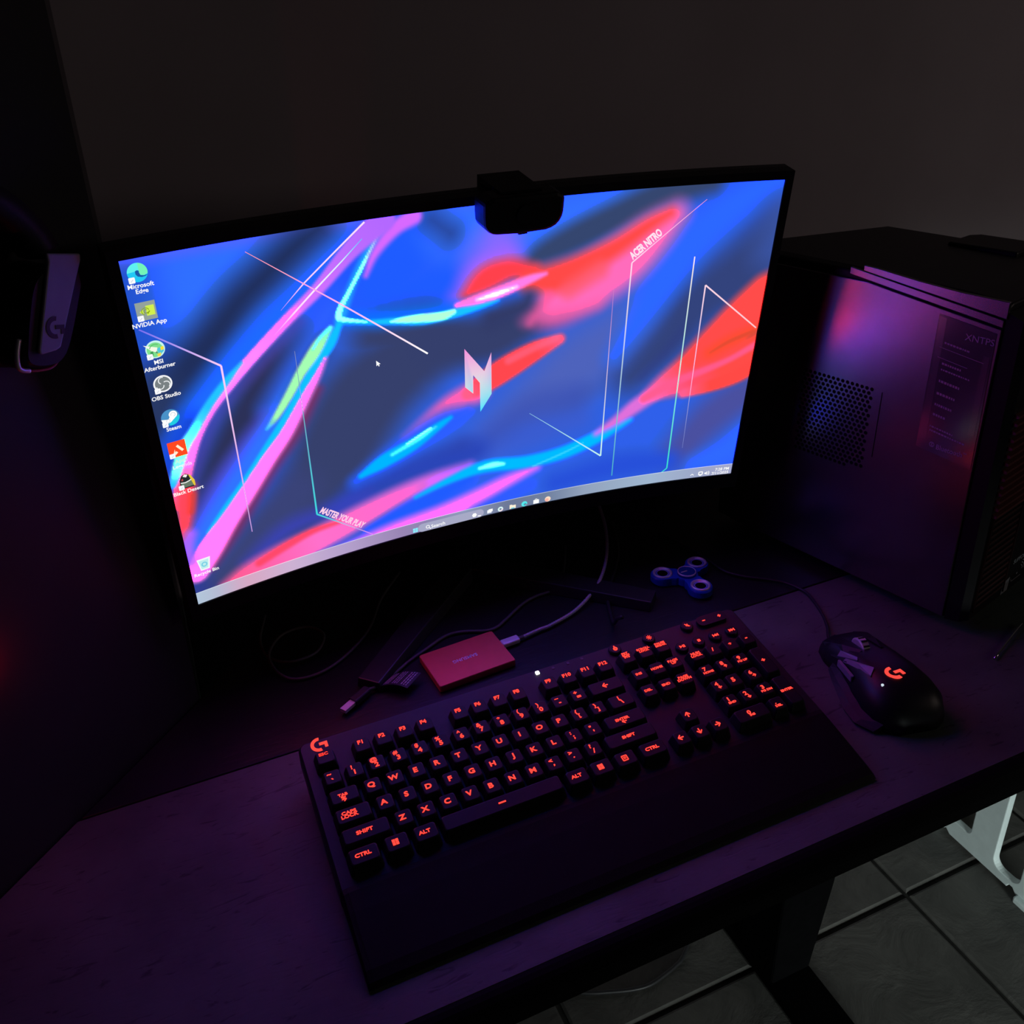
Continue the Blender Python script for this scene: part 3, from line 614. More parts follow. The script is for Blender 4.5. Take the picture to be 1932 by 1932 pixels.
def d_dark(f, x, y):
    f.poly([(x-20, y+24), (x-18, y-6), (x-11, y-19), (x, y-24), (x+10, y-18), (x+18, y-4), (x+20, y+24)], '232a2c')
    f.poly([(x-17, y+20), (x-15, y+4), (x+6, y+3), (x+16, y), (x+18, y+20)], '687a68'); f.poly([(x+8, y-18), (x+13, y-16), (x+22, y+4), (x+22, y+22), (x+18, y+22)], 'e8c83c')
    f.poly([(x-8, y-16), (x-2, y-22), (x+6, y-18), (x+1, y-11)], 'f6f6f2'); f.poly([(x-13, y-8), (x-8, y-10), (x-8, y-3), (x-13, y-2)], 'b04848')
    f.line([(x-16, y+3), (x-4, y+5), (x+8, y+2), (x+13, y-1)], 3, 'f8faf4')
def d_bin(f, x, y):
    f.poly([(x-20, y-20), (x-13, y+22), (x+13, y+22), (x+20, y-20)], 'eefaf8'); f.poly([(x-15, y-14), (x-10, y+17), (x+9, y+17), (x+14, y-14)], 'bfeeee'); f.ring(x, y+2, 5, 9, '78d0e6')
icon(36, 35, 'round teal and green swirl icon captioned Microsoft Edge at the top', [('Microsoft', 1, 31), ('Edge', 1, 47)], d_edge)
icon(37, 134, 'grey square icon with a green eye emblem captioned NVIDIA App', [('NVIDIA App', 1, 34)], d_eye)
icon(38, 239, 'round green icon with a white jet captioned MSI Afterburner', [('MSI', 1, 33), ('Afterburner', 1, 48)], d_aft)
icon(38, 337, 'round white and grey three-blade icon captioned OBS Studio', [('OBS Studio', 1, 35)], d_obs)
icon(38, 438, 'round blue icon with a white crank captioned Steam', [('Steam', 2, 31)], d_steam)
icon(38, 537, 'orange-red square icon with a pale letter A shape', [('Apex', 3, 37, 'd0c8d8'), ('Legends', 3, 53, 'f4d8f4')], d_apex)
icon(43, 643, 'dark hooded icon captioned Black Desert', [('Black Desert', 0, 31)], d_dark)
icon(42, 940, 'white waste bin icon captioned Recycle Bin', [('Recycle Bin', 1, 31)], d_bin, False)

# stand: V feet, column
def bar(p0, p1, w0, w1, z0, h0, h1):
    p0 = Vector((*p0, 0)); p1 = Vector((*p1, 0)); t = (p1-p0).normalized(); s = Vector((-t.y, t.x, 0))
    rings = []
    for p, w, h in ((p0, w0, h0), (p1, w1, h1)):
        p = p-Vector((MB.x, MB.y, 0)); rings.append([p-s*w+Vector((0, 0, z0)), p+s*w+Vector((0, 0, z0)), p+s*w*.85+Vector((0, 0, h)), p-s*w*.85+Vector((0, 0, h))])
    return G().loft(rings)
M['stand'] = mat('stand_metal', (.03, .03, .034), .4, .5, .2, noise=.1)
for tip in ((-.136, .186), (.194, .182)):
    g = bar((.030, .345), tip, .018, .0145, 0, .016, .012); o = obj('stand_leg', g.v, g.f, M['stand'], monitor); bevel(o, .0012)
g = G(); rings = []
for z, y, w, d in ((.014, .352, .035, .022), (.10, .345, .028, .016), (.22, .325, .026, .014), (.32, .300, .026, .013)):
    rings.append([(x, y-MB.y+yy, z) for x, yy in [(a*w/.5+0, b*d/.5) for a, b in rrect(1, 1, .3)]])
g.loft(rings); obj('stand_column', g.v, g.f, M['black_plastic'], monitor, smooth=True)

# ------------------------------------------------------------------ webcam on the top edge
wc = thing('webcam', 'black webcam clipped over the top edge of the monitor', 'webcam', MB+mpx(1052, 0, .02))
def wl(x, y, off): return mpx(x, y, off)-mpx(1052, 0, .02)
prof = [(931, -34), (931, 6)]+[(931+42-42*math.cos(a), 18+40*math.sin(a)) for a in (.3, .6, .9, 1.2, 1.5)]+[(1038, 62), (1118, 60)]+[(1120+52*math.sin(a), 6+52*math.cos(a)) for a in (.3, .6, .9, 1.2, 1.5)]+[(1174, -34), (1150, -44), (960, -44)]
g = G().prism(prof, lambda a, b, h: wl(a, b, h), .004, .030)
o = bevel(obj('body', g.v, g.f, M['bezel'], wc), .003)
g = G().prism([(1036, 58), (1042, 70), (1068, 69), (1070, 57)], lambda a, b, h: wl(a, b, h), .008, .024)
obj('shutter_tab', g.v, g.f, M['bezel'], wc)
f = F2().poly(circ(1052, 6, 26, 28)); g = extrude2d(F2().quads([(a, b) for a, b in f.v], f.f), lambda a, b, h: wl(a, b, .0302+h), .002)
obj('lens', g.v, g.f, M['black_satin'], wc)
g = G(); g.add([wl(x, y, o_) for x, y, o_ in ((990, -50, .02), (1115, -50, .02), (1115, -50, -.035), (990, -50, -.035), (990, -34, .02), (1115, -34, .02), (1115, -34, -.035), (990, -34, -.035))], [(0, 1, 2, 3), (7, 6, 5, 4), (0, 4, 5, 1), (1, 5, 6, 2), (2, 6, 7, 3), (3, 7, 4, 0)])
g.add([wl(x, y, o_) for x, y, o_ in ((990, -34, -.026), (1115, -34, -.026), (1115, -34, -.035), (990, -34, -.035), (990, 120, -.026), (1115, 120, -.026), (1115, 120, -.035), (990, 120, -.035))], [(0, 1, 2, 3), (7, 6, 5, 4), (0, 4, 5, 1), (1, 5, 6, 2), (2, 6, 7, 3), (3, 7, 4, 0)])
obj('clip', g.v, g.f, M['bezel'], wc)

# ------------------------------------------------------------------ keyboard
P = .01905; TAU = 0.164307; KCU, KCV = 11.25*P, -2*P
KB = .024+TAU*.10; KBASE = KB/math.cos(TAU)
by = math.tan(TAU)*KB*0
kb = thing('keyboard', 'black full-size keyboard with red glowing key legends in front of the monitor', 'keyboard', (0, KBASE*math.sin(TAU), 0), (TAU, 0, 0))
def K(u, v, h=0.): return (u-KCU, v-KCV, h+KBASE)
UL, UR, VB, VF, DK = -.0088, .4432, .0515, -.1665, -.0102
VP = -.0925                                  # where the deck meets the palm rest
# case: outline with rounded back corners, deck on top, flat underside
def outline(u0, u1, v0, v1, r):
    return [(u0+r-r*math.cos(a), v1-r+r*math.sin(a)) for a in (0, .4, .8, 1.2, PI/2)]+[(u1-r+r*math.sin(a), v1-r+r*math.cos(a)) for a in (0, .4, .8, 1.2, PI/2)]+[(u1, v0), (u0, v0)]
ol = outline(UL, UR, VP, VB, .007); oi = outline(UL+.002, UR-.002, VP, VB-.002, .006)
g = G().loft([[K(a, b, -.031) for a, b in ol], [K(a, b, DK-.002) for a, b in ol], [K(a, b, DK) for a, b in oi]][::-1])
o = obj('case', g.v, g.f, M['kb_case'], kb)
# palm rest: slopes to the front, edge rounded
prof = [(VP+.0006, -.0270), (VP+.0006, -.0096), (VP-.004, -.0088), (VP-.02, -.0095), (VF+.012, -.0132), (VF+.004, -.0148), (VF, -.0175), (VF+.002, -.0193)]
rings = []
for u, sc in ((UL+.0005, .7), (UL+.002, .93), (UL+.006, 1), (UR-.006, 1), (UR-.002, .93), (UR-.0005, .7)):
    rings.append([K(u, a, -.0193+(b+.0193)*(sc if b > -.0193 else 1)) for a, b in prof])
g = G().loft(rings); o = obj('palm_rest', g.v, g.f, M['palm'], kb)
# flip-out feet under the back edge
for u in (.05, .385):
    zt = .044; a = [K(u-.012, .036, -.030), K(u+.012, .036, -.030), K(u+.012, .046, -.030), K(u-.012, .046, -.030)]
    def gz(u_, v_): return K(u_, v_, -((v_-KCV)*math.tan(TAU)+KBASE)+.0004)
    g = G().loft([[gz(u-.010, .038), gz(u+.010, .038), gz(u+.010, .043), gz(u-.010, .043)], a]); obj('foot', g.v, g.f, M['kb_case'], kb)
LH = .00035
def legend_mesh(art, key, m='legend'):
    g = extrude2d(art, lambda a, b, h: (a, b, h), LH)
    return obj('legend', g.v, g.f, M[m], key)
def cap_mesh(w, d):
    rings = []
    for z, ww, dd, oy, r in ((-.0098, w-.0012, d-.0012, 0, .0016), (-.0022, w-.0046, d-.0042, .0006, .0020), (-.0006, w-.0056, d-.0052, .0007, .0022), (-.0002, w-.0070, d-.0066, .0007, .0024)):
        rings.append([(a, b+oy, z) for a, b in rrect(ww, dd, r)])
    return G().loft(rings)
LOX, LOY = .0012, -.0010                     # the legend sits a little left of and above the cap's centre
def key(U, r, w=1., art=None, d=1., ox=LOX, oy=LOY, m='legend', cu=None):
    """U,r: legend position in key units; cap centred near it"""
    u, v = U*P, r*P
    k = obj('key', [], [], M['key'], kb)
    g = cap_mesh(w*P-.0006, d*P-.0006); du = (cu*P-u) if cu is not None else ox
    me = bpy.data.meshes.new('key'); me.from_pydata([(a+du, b+oy, c) for a, b, c in g.v], [], g.f); me.materials.append(M['key']); k.data = me
    k.location = K(u, v, 0)
    if art is not None:
        for q in range(len(art.v)): pass
        legend_mesh(art, k, m)
    return k
def A(*items):
    f = F2()
    for it in items:
        st, size, x, y = it[:4]; sx = it[4] if len(it) > 4 else 1.25
        f.text(st, x, y, size, None, .03, sx)
    return f
mm = .001
def letter(c): return A((c, 6.4*mm, 0, 0, 1.22))
def dual(top, bot): return A((top, 5.2*mm, -1.0*mm, 2.6*mm, 1.2), (bot, 6.0*mm, .6*mm, -2.4*mm, 1.2))
def words(*ls, size=3.4, lead=3.1, sx=1.25):
    f = F2(); n = len(ls)
    for k, s in enumerate(ls): f.text(s, 0, ((n-1)/2-k)*lead*mm, size*mm, None, .028, sx)
    return f
def arrow2(dx, dy, s=2.6*mm, w=1.0*mm):
    f = F2(); n = (-dy, dx)
    f.line([(-dx*s, -dy*s), (dx*s*.7, dy*s*.7)], w)
    f.line([(dx*s*-.1+n[0]*s*.95, dy*s*-.1+n[1]*s*.95), (dx*s, dy*s)], w); f.line([(dx*s*-.1-n[0]*s*.95, dy*s*-.1-n[1]*s*.95), (dx*s, dy*s)], w)
    return f
def merge(f, g, dx, dy):
    f.quads([(a+dx, b+dy) for a, b in g.v], g.f); return f
def winlogo():
    f = F2(); s = 2.2*mm
    for a in (-1, 1):
        for b in (-1, 1): f.poly([(a*1.35*mm+x*1.15*mm, b*1.35*mm+y*1.15*mm) for x, y in ((-1, -1), (1, -1), (1, 1), (-1, 1))])
    return f
FR = 1.345
# function row
key(.49, FR, 1.08, words('ESC', size=3.9), ox=.0008, oy=-.0035, m='legend_dim')
for i in range(12):
    base = (2.17, 6.88, 11.57)[i//4]+(i % 4)*(1.0 if i//4 != 0 else 1.0)
    key(base, FR, 1, A(('F%d' % (i+1), 5.2*mm, 0, 0, 1.15)), ox=.0008, oy=-.0035)
for U, ls in ((15.91, ('PRT', 'SCN', 'SYS')), (16.93, ('SCROLL', 'LOCK')), (17.91, ('PAUSE', 'BREAK'))): key(U, FR+.03, 1, words(*ls, size=3.1, lead=2.3 if len(ls) > 2 else 2.7), ox=.0006, oy=-.0035, m='legend')
# number row
for i, (t, b) in enumerate(zip('~!@#$%^&*()_+', "`1234567890-=")): key(i+.5, .05, 1, dual(t, b))
key(14.02, .05, 2, arrow2(-1, 0), cu=14.05)
# letter rows
key(.74, -1, 1.5, merge(words('TAB', size=3.4), merge(arrow2(-1, 0, 1.9*mm, .7*mm), arrow2(1, 0, 1.9*mm, .7*mm), 0, -2.2*mm), 0, -2.4*mm), cu=.80)
for i, c in enumerate('QWERTYUIOP'): key(2+i, -1, 1, letter(c))
key(12, -1, 1, A(('{', 5*mm, -.9*mm, 2.2*mm), ('[', 5*mm, .7*mm, -2.2*mm))); key(13, -1, 1, A(('}', 5*mm, -.9*mm, 2.2*mm), (']', 5*mm, .7*mm, -2.2*mm)))
key(14.26, -1.03, 1.5, A(('|', 5*mm, -1.1*mm, 2.2*mm), ('\\', 6*mm, .6*mm, -1.6*mm)), cu=14.31)
key(.76, -2, 1.75, words('CAPS', 'LOCK', size=4.1, lead=3.2), cu=.93)
for i, c in enumerate('ASDFGHJKL'): key(2.25+i, -2, 1, letter(c))
key(11.22, -2, 1, dual(':', ';')); key(12.22, -2, 1, dual('"', "'"))
key(13.79, -2.03, 2.25, merge(words('ENTER', size=3.6), arrow2(-1, 0, 2.2*mm, .8*mm), .6*mm, -3.0*mm), cu=13.93)
key(1.13, -2.99, 2.25, words('SHIFT', size=4.3), cu=1.18)
for i, c in enumerate('ZXCVBNM'): key(2.75+i, -3, 1, letter(c))
key(9.72, -3, 1, dual('<', ',')); key(10.72, -2.96, 1, dual('>', '.')); key(11.71, -2.98, 1, dual('?', '/'))
key(13.58, -2.99, 2.75, words('SHIFT', size=4.0), cu=13.68)
# bottom row
key(.78, -3.97, 1.5, words('CTRL', size=4.3), cu=.82); key(2.14, -3.97, 1.25, winlogo()); key(3.38, -3.99, 1.25, words('ALT', size=4.3))
key(6.88, -3.95, 5.75, F2().poly([(-3.2*mm, -.6*mm), (3.2*mm, -.6*mm), (3.2*mm, .6*mm), (-3.2*mm, .6*mm)]), cu=6.93)
key(10.39, -4.0, 1.25, words('ALT', size=4.3)); key(11.6, -3.99, 1.25, winlogo())
f = F2(); s_ = 2.3*mm; f.line([(-s_, -s_), (s_, -s_), (s_, s_), (-s_, s_), (-s_, -s_)], .8*mm); f.line([(-1.2*mm, .8*mm), (1.2*mm, .8*mm)], .6*mm); f.line([(-1.2*mm, -.5*mm), (1.2*mm, -.5*mm)], .6*mm)
key(12.82, -3.99, 1.25, f); key(14.23, -3.98, 1.5, words('CTRL', size=4.3), cu=14.29)
# navigation block
for U, r, ls in ((15.9, .06, ('INS',)), (16.92, .06, ('HOME',)), (17.9, .1, ('PAGE', 'UP')), (15.8, -1.01, ('DEL',)), (16.8, -1.02, ('END',)), (17.81, -1.01, ('PAGE', 'DOWN'))):
    key(U, r, 1, words(*ls, size=3.5, lead=2.9))
key(16.75, -3, 1, arrow2(0, 1)); key(15.75, -4, 1, arrow2(-1, 0)); key(16.75, -4, 1, arrow2(0, -1)); key(17.75, -4, 1, arrow2(1, 0))
# number pad
key(19.22, .08, 1, words('NUM', 'LOCK', size=3.5, lead=2.9)); key(20.2, .05, 1, A(('/', 5.4*mm, 0, 0))); key(21.24, .03, 1, A(('*', 5.6*mm, 0, 0))); key(22.26, .06, 1, A(('-', 6.4*mm, 0, 0)))
def num(c, sub):
    f = A((c, 5.6*mm, -1.0*mm, 1.9*mm))
    if isinstance(sub, str): f.text(sub, .8*mm, -2.3*mm, 3.0*mm, None, .03, 1.3)
    elif sub: merge(f, arrow2(*sub, 1.7*mm, .8*mm), .8*mm, -2.2*mm)
    return f
for U, r, c, s in ((19.12, -1.03, '7', 'HOME'), (20.13, -1.01, '8', (0, 1)), (21.14, -1.03, '9', 'PG UP'), (19.11, -2.05, '4', (-1, 0)), (20.0, -2.02, '5', None), (21.1, -2.05, '6', (1, 0)), (19.11, -3.06, '1', 'END'), (20.09, -3.06, '2', (0, -1)), (21.1, -3.06, '3', 'PG DN')):
    key(U, r, 1, num(c, s) if s else letter(c))
key(22.16, -1.52, 1, A(('+', 6*mm, 0, 0)), d=2, oy=-.0006); key(22.06, -3.53, 1, words('ENTER', size=3.4), d=2, oy=-.0006)
key(19.56, -4.04, 2, A(('0', 5.6*mm, -.9*mm, 1.0*mm), ('INS', 3*mm, .9*mm, -2.2*mm)), cu=19.66); key(21.08, -4.12, 1, A(('.', 5*mm, -1*mm, 1.4*mm), ('DEL', 3.2*mm, .4*mm, -1.2*mm)), oy=.0006)
# round media buttons
def media(u, v, art, name='media_button', label=None):
    rings = [[(a, b, z) for a, b in circ(0, 0, r, 20)] for z, r in ((-.0035, .0066), (-.0008, .0062), (0, .0054))]
    g = G().loft(rings); o = obj(name, g.v, g.f, M['key'], kb); o.location = K(u, v, DK+.0034)
    legend_mesh(art, o)
    if label: o['label'] = label
    return o
def tri(dx, s=1.7*mm, x=0.): return [(x-s*.8*dx, s), (x-s*.8*dx, -s), (x+s*.9*dx, 0)]
off = .0006
f = F2().poly(tri(1, x=-1.4*mm)); f.line([(.9*mm, 1.6*mm), (.9*mm, -1.6*mm)], .9*mm); f.line([(2.4*mm, 1.6*mm), (2.4*mm, -1.6*mm)], .9*mm); media(.3640, .0206, f, label='round play and pause button')
media(.3836, .0212, F2().poly([(-1.4*mm, -1.4*mm), (1.4*mm, -1.4*mm), (1.4*mm, 1.4*mm), (-1.4*mm, 1.4*mm)]), label='round stop button')
f = F2().poly(tri(-1, x=-.6*mm)); f.poly(tri(-1, x=1.9*mm)); f.line([(-2.6*mm, 1.6*mm), (-2.6*mm, -1.6*mm)], .8*mm); media(.4028, .0211, f, label='round previous track button')
f = F2().poly(tri(1, x=.6*mm)); f.poly(tri(1, x=-1.9*mm)); f.line([(2.6*mm, 1.6*mm), (2.6*mm, -1.6*mm)], .8*mm); media(.4222, .0210, f, label='round next track button')
f = F2().ring(0, -.6*mm, .7*mm, 2.2*mm); f.line([(0, 0), (0, 3.2*mm)], 1.1*mm); media(.3016, .0433, f, label='round game mode button')
f = F2().poly(circ(0, 0, 1.1*mm, 14))
for k in range(8): f.line([(1.6*mm*math.cos(k*PI/4), 1.6*mm*math.sin(k*PI/4)), (2.7*mm*math.cos(k*PI/4), 2.7*mm*math.sin(k*PI/4))], .6*mm)
media(.3398, .0433, f, label='round backlight button')
f = F2().poly([(-1.6*mm, .8*mm), (-1.6*mm, -.8*mm), (-.6*mm, -.8*mm), (1.0*mm, -2.0*mm), (1.0*mm, 2.0*mm), (-.6*mm, .8*mm)]); f.line([(-2*mm, 2.2*mm), (2.2*mm, -2.0*mm)], .7*mm); media(.3841, .0433, f, label='round mute button')
rings = [[(a, b, z) for a, b in rrect(.0335, .0125, r, 6)] for z, r in ((-.0035, .0062), (-.0006, .0061), (0, .0055))]
g = G().loft(rings); vb = obj('volume_bar', g.v, g.f, M['key'], kb); vb.location = K(.4127, .0427, DK+.0034)
f = F2().line([(-10.9*mm, 0), (-7.7*mm, 0)], 1.0*mm); legend_mesh(f, vb)
f = F2().line([(7.5*mm, 0), (10.9*mm, 0)], 1.0*mm); f.line([(9.2*mm, -1.7*mm), (9.2*mm, 1.7*mm)], 1.0*mm); legend_mesh(f, vb)
# indicator lights, glowing emblem
for i, (u, v) in enumerate(((.2196, .0462), (.2362, .0462), (.2520, .0462), (.2670, .0462))):
    g = G().loft([[(a, b, z) for a, b in rrect(.0026 if i else .0036, .0026 if i else .0036, .0008)] for z in (-.0002, .0004 if i else .0009)])
    o = obj('indicator_light', g.v, g.f, M['led_off'] if i else M['led_white'], kb); o.location = K(u, v, DK)
    if i == 0: o['label'] = 'white lit indicator'
ART = g_logo(); g = extrude2d(ART, lambda a, b, h: (a*.0073, b*.0073, h), .0004)
o = obj('emblem', g.v, g.f, M['logo_red'], kb); o.location = K(.0093, .0446, DK); o['label'] = 'glowing red G-shaped emblem'
# its cable leaves the back edge
zc = .040
g = tube([(.128, .138, .034), (.130, .152, .022), (.134, .166, .006), (.141, .186, .0035), (.152, .212, .0035), (.170, .238, .0035), (.190, .262, .0035), (.215, .30, .0035), (.24, .36, .0035)], .0022)
inv = Matrix.Translation((0, KBASE*math.sin(TAU), 0)) @ Matrix.Rotation(TAU, 4, 'X'); inv = inv.inverted()
o = obj('cable', [inv @ Vector(v) for v in g.v], g.f, M['cable'], kb, smooth=True)

# ------------------------------------------------------------------ mouse
MO = Vector((.317, -.030, 0)); 
mouse = thing('mouse', 'black gaming mouse with a red glowing emblem right of the keyboard', 'mouse', MO, (0, 0, math.radians(-12)))
secs = [  # y, left, right, height, crown x
    (.066, -.020, .022, .0135), (.060, -.029, .029, .019), (.045, -.032, .031, .0235), (.025, -.031, .031, .029), (.005, -.033, .032, .0345), (-.015, -.036, .034, .0385),
    (-.035, -.038, .036, .0395), (-.05, -.036, .036, .036), (-.062, -.030, .030, .028), (-.069, -.018, .018, .015)]
rings = []
NS = 28
def msec(y, l, r, h):
    out = []
    for k in range(NS):
        a = 2*PI*k/NS; c, s = math.cos(a), math.sin(a)
        cx, hw = (l+r)/2, (r-l)/2
        x = cx+hw*math.copysign(abs(c)**.62, c); z = h*(.02+.98*(max(s, 0)**.72)) if s > 0 else .001
        out.append((x, y, z))
    return out
for s in secs: rings.append(msec(*s))
g = G().loft(rings); body = obj('shell', g.v, g.f, M['mouse'], mouse, smooth=True)
# flared thumb rest on the left side
rings = []
for y, w, h in ((.030, .003, .010), (.015, .008, .011), (-.005, .013, .011), (-.025, .018, .010), (-.045, .018, .009), (-.060, .008, .008)):
    x0 = -.031
    rings.append([(x0+.006, y, .0008), (x0-w, y, .0008), (x0-w-.001, y, .003), (x0-w*.7, y, h*.62), (x0+.002, y, h*1.25), (x0+.006, y, h*1.3)])
g = G().loft(rings); obj('thumb_rest', g.v, g.f, M['mouse_thumb'], mouse, smooth=False)
def onshell(x, y):                           # height of the shell at x,y
    for a, b in zip(secs[:-1], secs[1:]):
        if a[0] >= y >= b[0]:
            t = (a[0]-y)/(a[0]-b[0]); l, r, h = [a[i]*(1-t)+b[i]*t for i in (1, 2, 3)]
            cx, hw = (l+r)/2, (r-l)/2; q = min(abs(x-cx)/hw, .999)
            c = q**(1/.62); s = math.sqrt(max(0, 1-c*c)); return h*(.02+.98*s**.72)
    return .01
def plate(name, poly, m, lift=.0006, label=None, th=.0012, parent=mouse):
    cx = sum(p[0] for p in poly)/len(poly); cy = sum(p[1] for p in poly)/len(poly)
    v = []; n = len(poly)
    for lf in (lift+0, lift-th):
        for x, y in poly: v.append((x, y, onshell(x, y)+lf))
    v.append((cx, cy, onshell(cx, cy)+lift))
    f = [(i, (i+1) % n, 2*n) for i in range(n)]+[((i+1) % n, i, n+i, n+(i+1) % n) for i in range(n)]
    o = obj(name, v, f, m, parent)
    if label: o['label'] = label
    return o
plate('left_button', [(-.026, .060), (-.011, .063), (-.0095, .040), (-.010, .016), (-.028, .012), (-.030, .035)], M['mouse'], .0012)
plate('right_button', [(.0095, .063), (.024, .060), (.029, .035), (.027, .012), (.010, .016), (.0085, .040)], M['mouse'], .0012)
plate('button_facet', [(-.0241, .0301), (-.0205, .0074), (-.0226, .0036), (-.0280, .0283)], M['mouse_gloss'], .0015, 'narrow glossy grey facet')
plate('button_facet', [(-.0285, .0175), (-.0265, .0165), (-.0183, -.0167), (-.0256, -.0240)], M['mouse_gloss'], .0015, 'wide glossy grey facet')
g = G().loft([[(x-.003, .028+.0125*math.cos(a)*r, .0225+.0125*math.sin(a)*r) for a in [2*PI*k/28 for k in range(28)]] for x, r in ((-.0042, .86), (-.0034, 1), (.0034, 1), (.0042, .86))])
wh = obj('wheel', g.v, g.f, M['metal'], mouse)
g = G()
for k in range(14):
    a = 2*PI*k/14; y, z = .028+.0127*math.cos(a), .0225+.0127*math.sin(a); t = (-math.sin(a), math.cos(a))
    v = [(x, y+t[0]*s*.0009+math.cos(a)*o_, z+t[1]*s*.0009+math.sin(a)*o_) for x in (-.006, .000) for s in (-1, 1) for o_ in (-.0008, .0004)]
    g.add(v, [(0, 1, 3, 2), (4, 6, 7, 5), (1, 5, 7, 3), (0, 2, 6, 4), (0, 4, 5, 1), (2, 3, 7, 6)])
obj('wheel_tread', g.v, g.f, M['black_plastic'], wh)
art = g_logo(); fl_ = F2(); 
ang = math.radians(10); ca, sa = math.cos(ang), math.sin(ang)
g = extrude2d(art, lambda a, b, h: ((a*ca-b*sa)*.0085-.0053, (a*sa+b*ca)*.0085-.0291, onshell((a*ca-b*sa)*.0085-.0053, (a*sa+b*ca)*.0085-.0291)+.0004+h), .0005)
o = obj('emblem', g.v, g.f, M['logo_red'], mouse); o['label'] = 'glowing red G-shaped emblem'
g = G().loft([[(-.0335+a, .004+b, .021+z) for a, b in rrect(.003, .026, .0012)] for z in (-.003, .0035)]); obj('side_button', g.v, g.f, M['mouse_gloss'], mouse)
g = G().loft([[(-.0225+a, -.0385+b, z) for a, b in rrect(.0022, .0022, .0006)] for z in (onshell(-.0225, -.0385)-.001, onshell(-.0225, -.0385)+.0008)]); o = obj('indicator_light', g.v, g.f, emis('dim_white_led', (.6, .7, .8), 1.), mouse); o['label'] = 'tiny white light'
rm = Matrix.Translation(MO) @ Matrix.Rotation(math.radians(-12), 4, 'Z'); ri = rm.inverted()
cp = [rm @ Vector((-.013, .060, .009)), rm @ Vector((-.012, .072, .007)), (.334, .060, .0035), (.345, .080, .003), (.354, .106, .003), (.357, .125, .003), (.350, .146, .003), (.336, .162, .003), (.315, .180, .003), (.302, .200, .003), (.2985, .228, .003), (.295, .260, .003), (.28, .31, .003)]
g = tube(cp, .0017); o = obj('cable', [ri @ Vector(v) for v in g.v], g.f, M['cable'], mouse, smooth=True)

# ------------------------------------------------------------------ red external drive, its cable
SX, SY, SA = [-0.032338, 0.179396, 0.06245]
ssd = thing('external_drive', 'slim red metal external drive with upside-down silver lettering behind the keyboard', 'drive', (SX, SY, 0), (0, 0, SA))
g = G().loft([[(a, b, z) for a, b in rrect(.085-i, .057-i, .0022)] for z, i in ((.0006, .0012), (.0012, 0), (.0078, 0), (.0085, .001))])
obj('body', g.v, g.f, M['red_alu'], ssd)
t = F2().text('SAMSUNG', 0, 0, .0064, None, .02, 1, PI, 1.06, None)
xs = text_w(t.v); g = extrude2d(F2().quads([(a*.0275/xs-.002, b) for a, b in t.v], t.f), lambda a, b, h: (a, b, .0085+h), .00012)
o = obj('lettering', g.v, g.f, M['print_grey'], ssd); o['label'] = 'silver printed maker name'
rs = Matrix.Translation((SX, SY, 0)) @ Matrix.Rotation(SA, 4, 'Z')
usbc = thing('usb_cable', 'grey braided cable with silver connector plugged into the red drive', 'cable', rs @ Vector((.0435, .006, 0)), (0, 0, SA))
ui = (Matrix.Translation(rs @ Vector((.0435, .006, 0))) @ Matrix.Rotation(SA, 4, 'Z')).inverted()
g = G().loft([[(x, a, .0045+b) for a, b in rrect(w, h, .0018)] for x, w, h in ((-.0005, .0085, .0045), (.0005, .0098, .0058), (.019, .0098, .0058), (.020, .007, .0045))]); obj('connector', g.v, g.f, M['connector'], usbc)
g = G().loft([[(x, .0022*math.cos(a), .0045+.0022*math.sin(a)) for a in [2*PI*k/10 for k in range(10)]] for x in (.0199, .026)]); obj('strain_relief', g.v, g.f, M['cable_grey'], usbc)
pts = [rs @ Vector((.0435+.025, .006, .0045)), (.058, .194, .0042), (.073, .196, .0040), (.112, .209, .005), (.1515, .2335, .012), (.178, .262, .025), (.192, .290, .045), (.196, .315, .065)]
g = tube(pts, .0019, 8, 22, .09); obj('braided_lead', [ui @ Vector(v) for v in g.v], g.f, mat('braid', (.50, .50, .54), .5, .4, .1, noise=.25, nscale=900), usbc)

# ------------------------------------------------------------------ black cable with flat plug and printed tag
uc = thing('tagged_cable', 'black cable with a bare metal plug and a printed black tag behind the keyboard', 'cable', (-.157, .168, 0), (0, 0, math.radians(33)))
um = Matrix.Translation((-.157, .168, 0)) @ Matrix.Rotation(math.radians(33), 4, 'Z'); ui = um.inverted()
g = G().box(-.0145, .0005, -.0036, .0036, .0042, .0078); obj('plug', g.v, g.f, M['usb_shell'], uc)
g = G().loft([[(x, a, .006+b) for a, b in rrect(w, h, .002)] for x, w, h in ((0, .0105, .0075), (.021, .010, .0072), (.0225, .006, .005))]); obj('plug_housing', g.v, g.f, M['tag'], uc)
p0 = um @ Vector((.022, 0, .006))
pts = [p0, (-.131, .181, .005), (-.122, .187, .004), (-.110, .193, .003), (-.088, .207, .0028), (-.064, .219, .0028), (-.038, .231, .0028), (-.018, .2300, .0028), (.004, .2205, .0028), (.018, .2205, .0028), (.033, .229, .003), (.061, .247, .003), (.081, .254, .003), (.102, .256, .003), (.117, .266, .003), (.135, .290, .003), (.16, .335, .003)]
g = tube(pts, .0016); obj('lead', [ui @ Vector(v) for v in g.v], g.f, M['cable_grey'], uc, smooth=True)
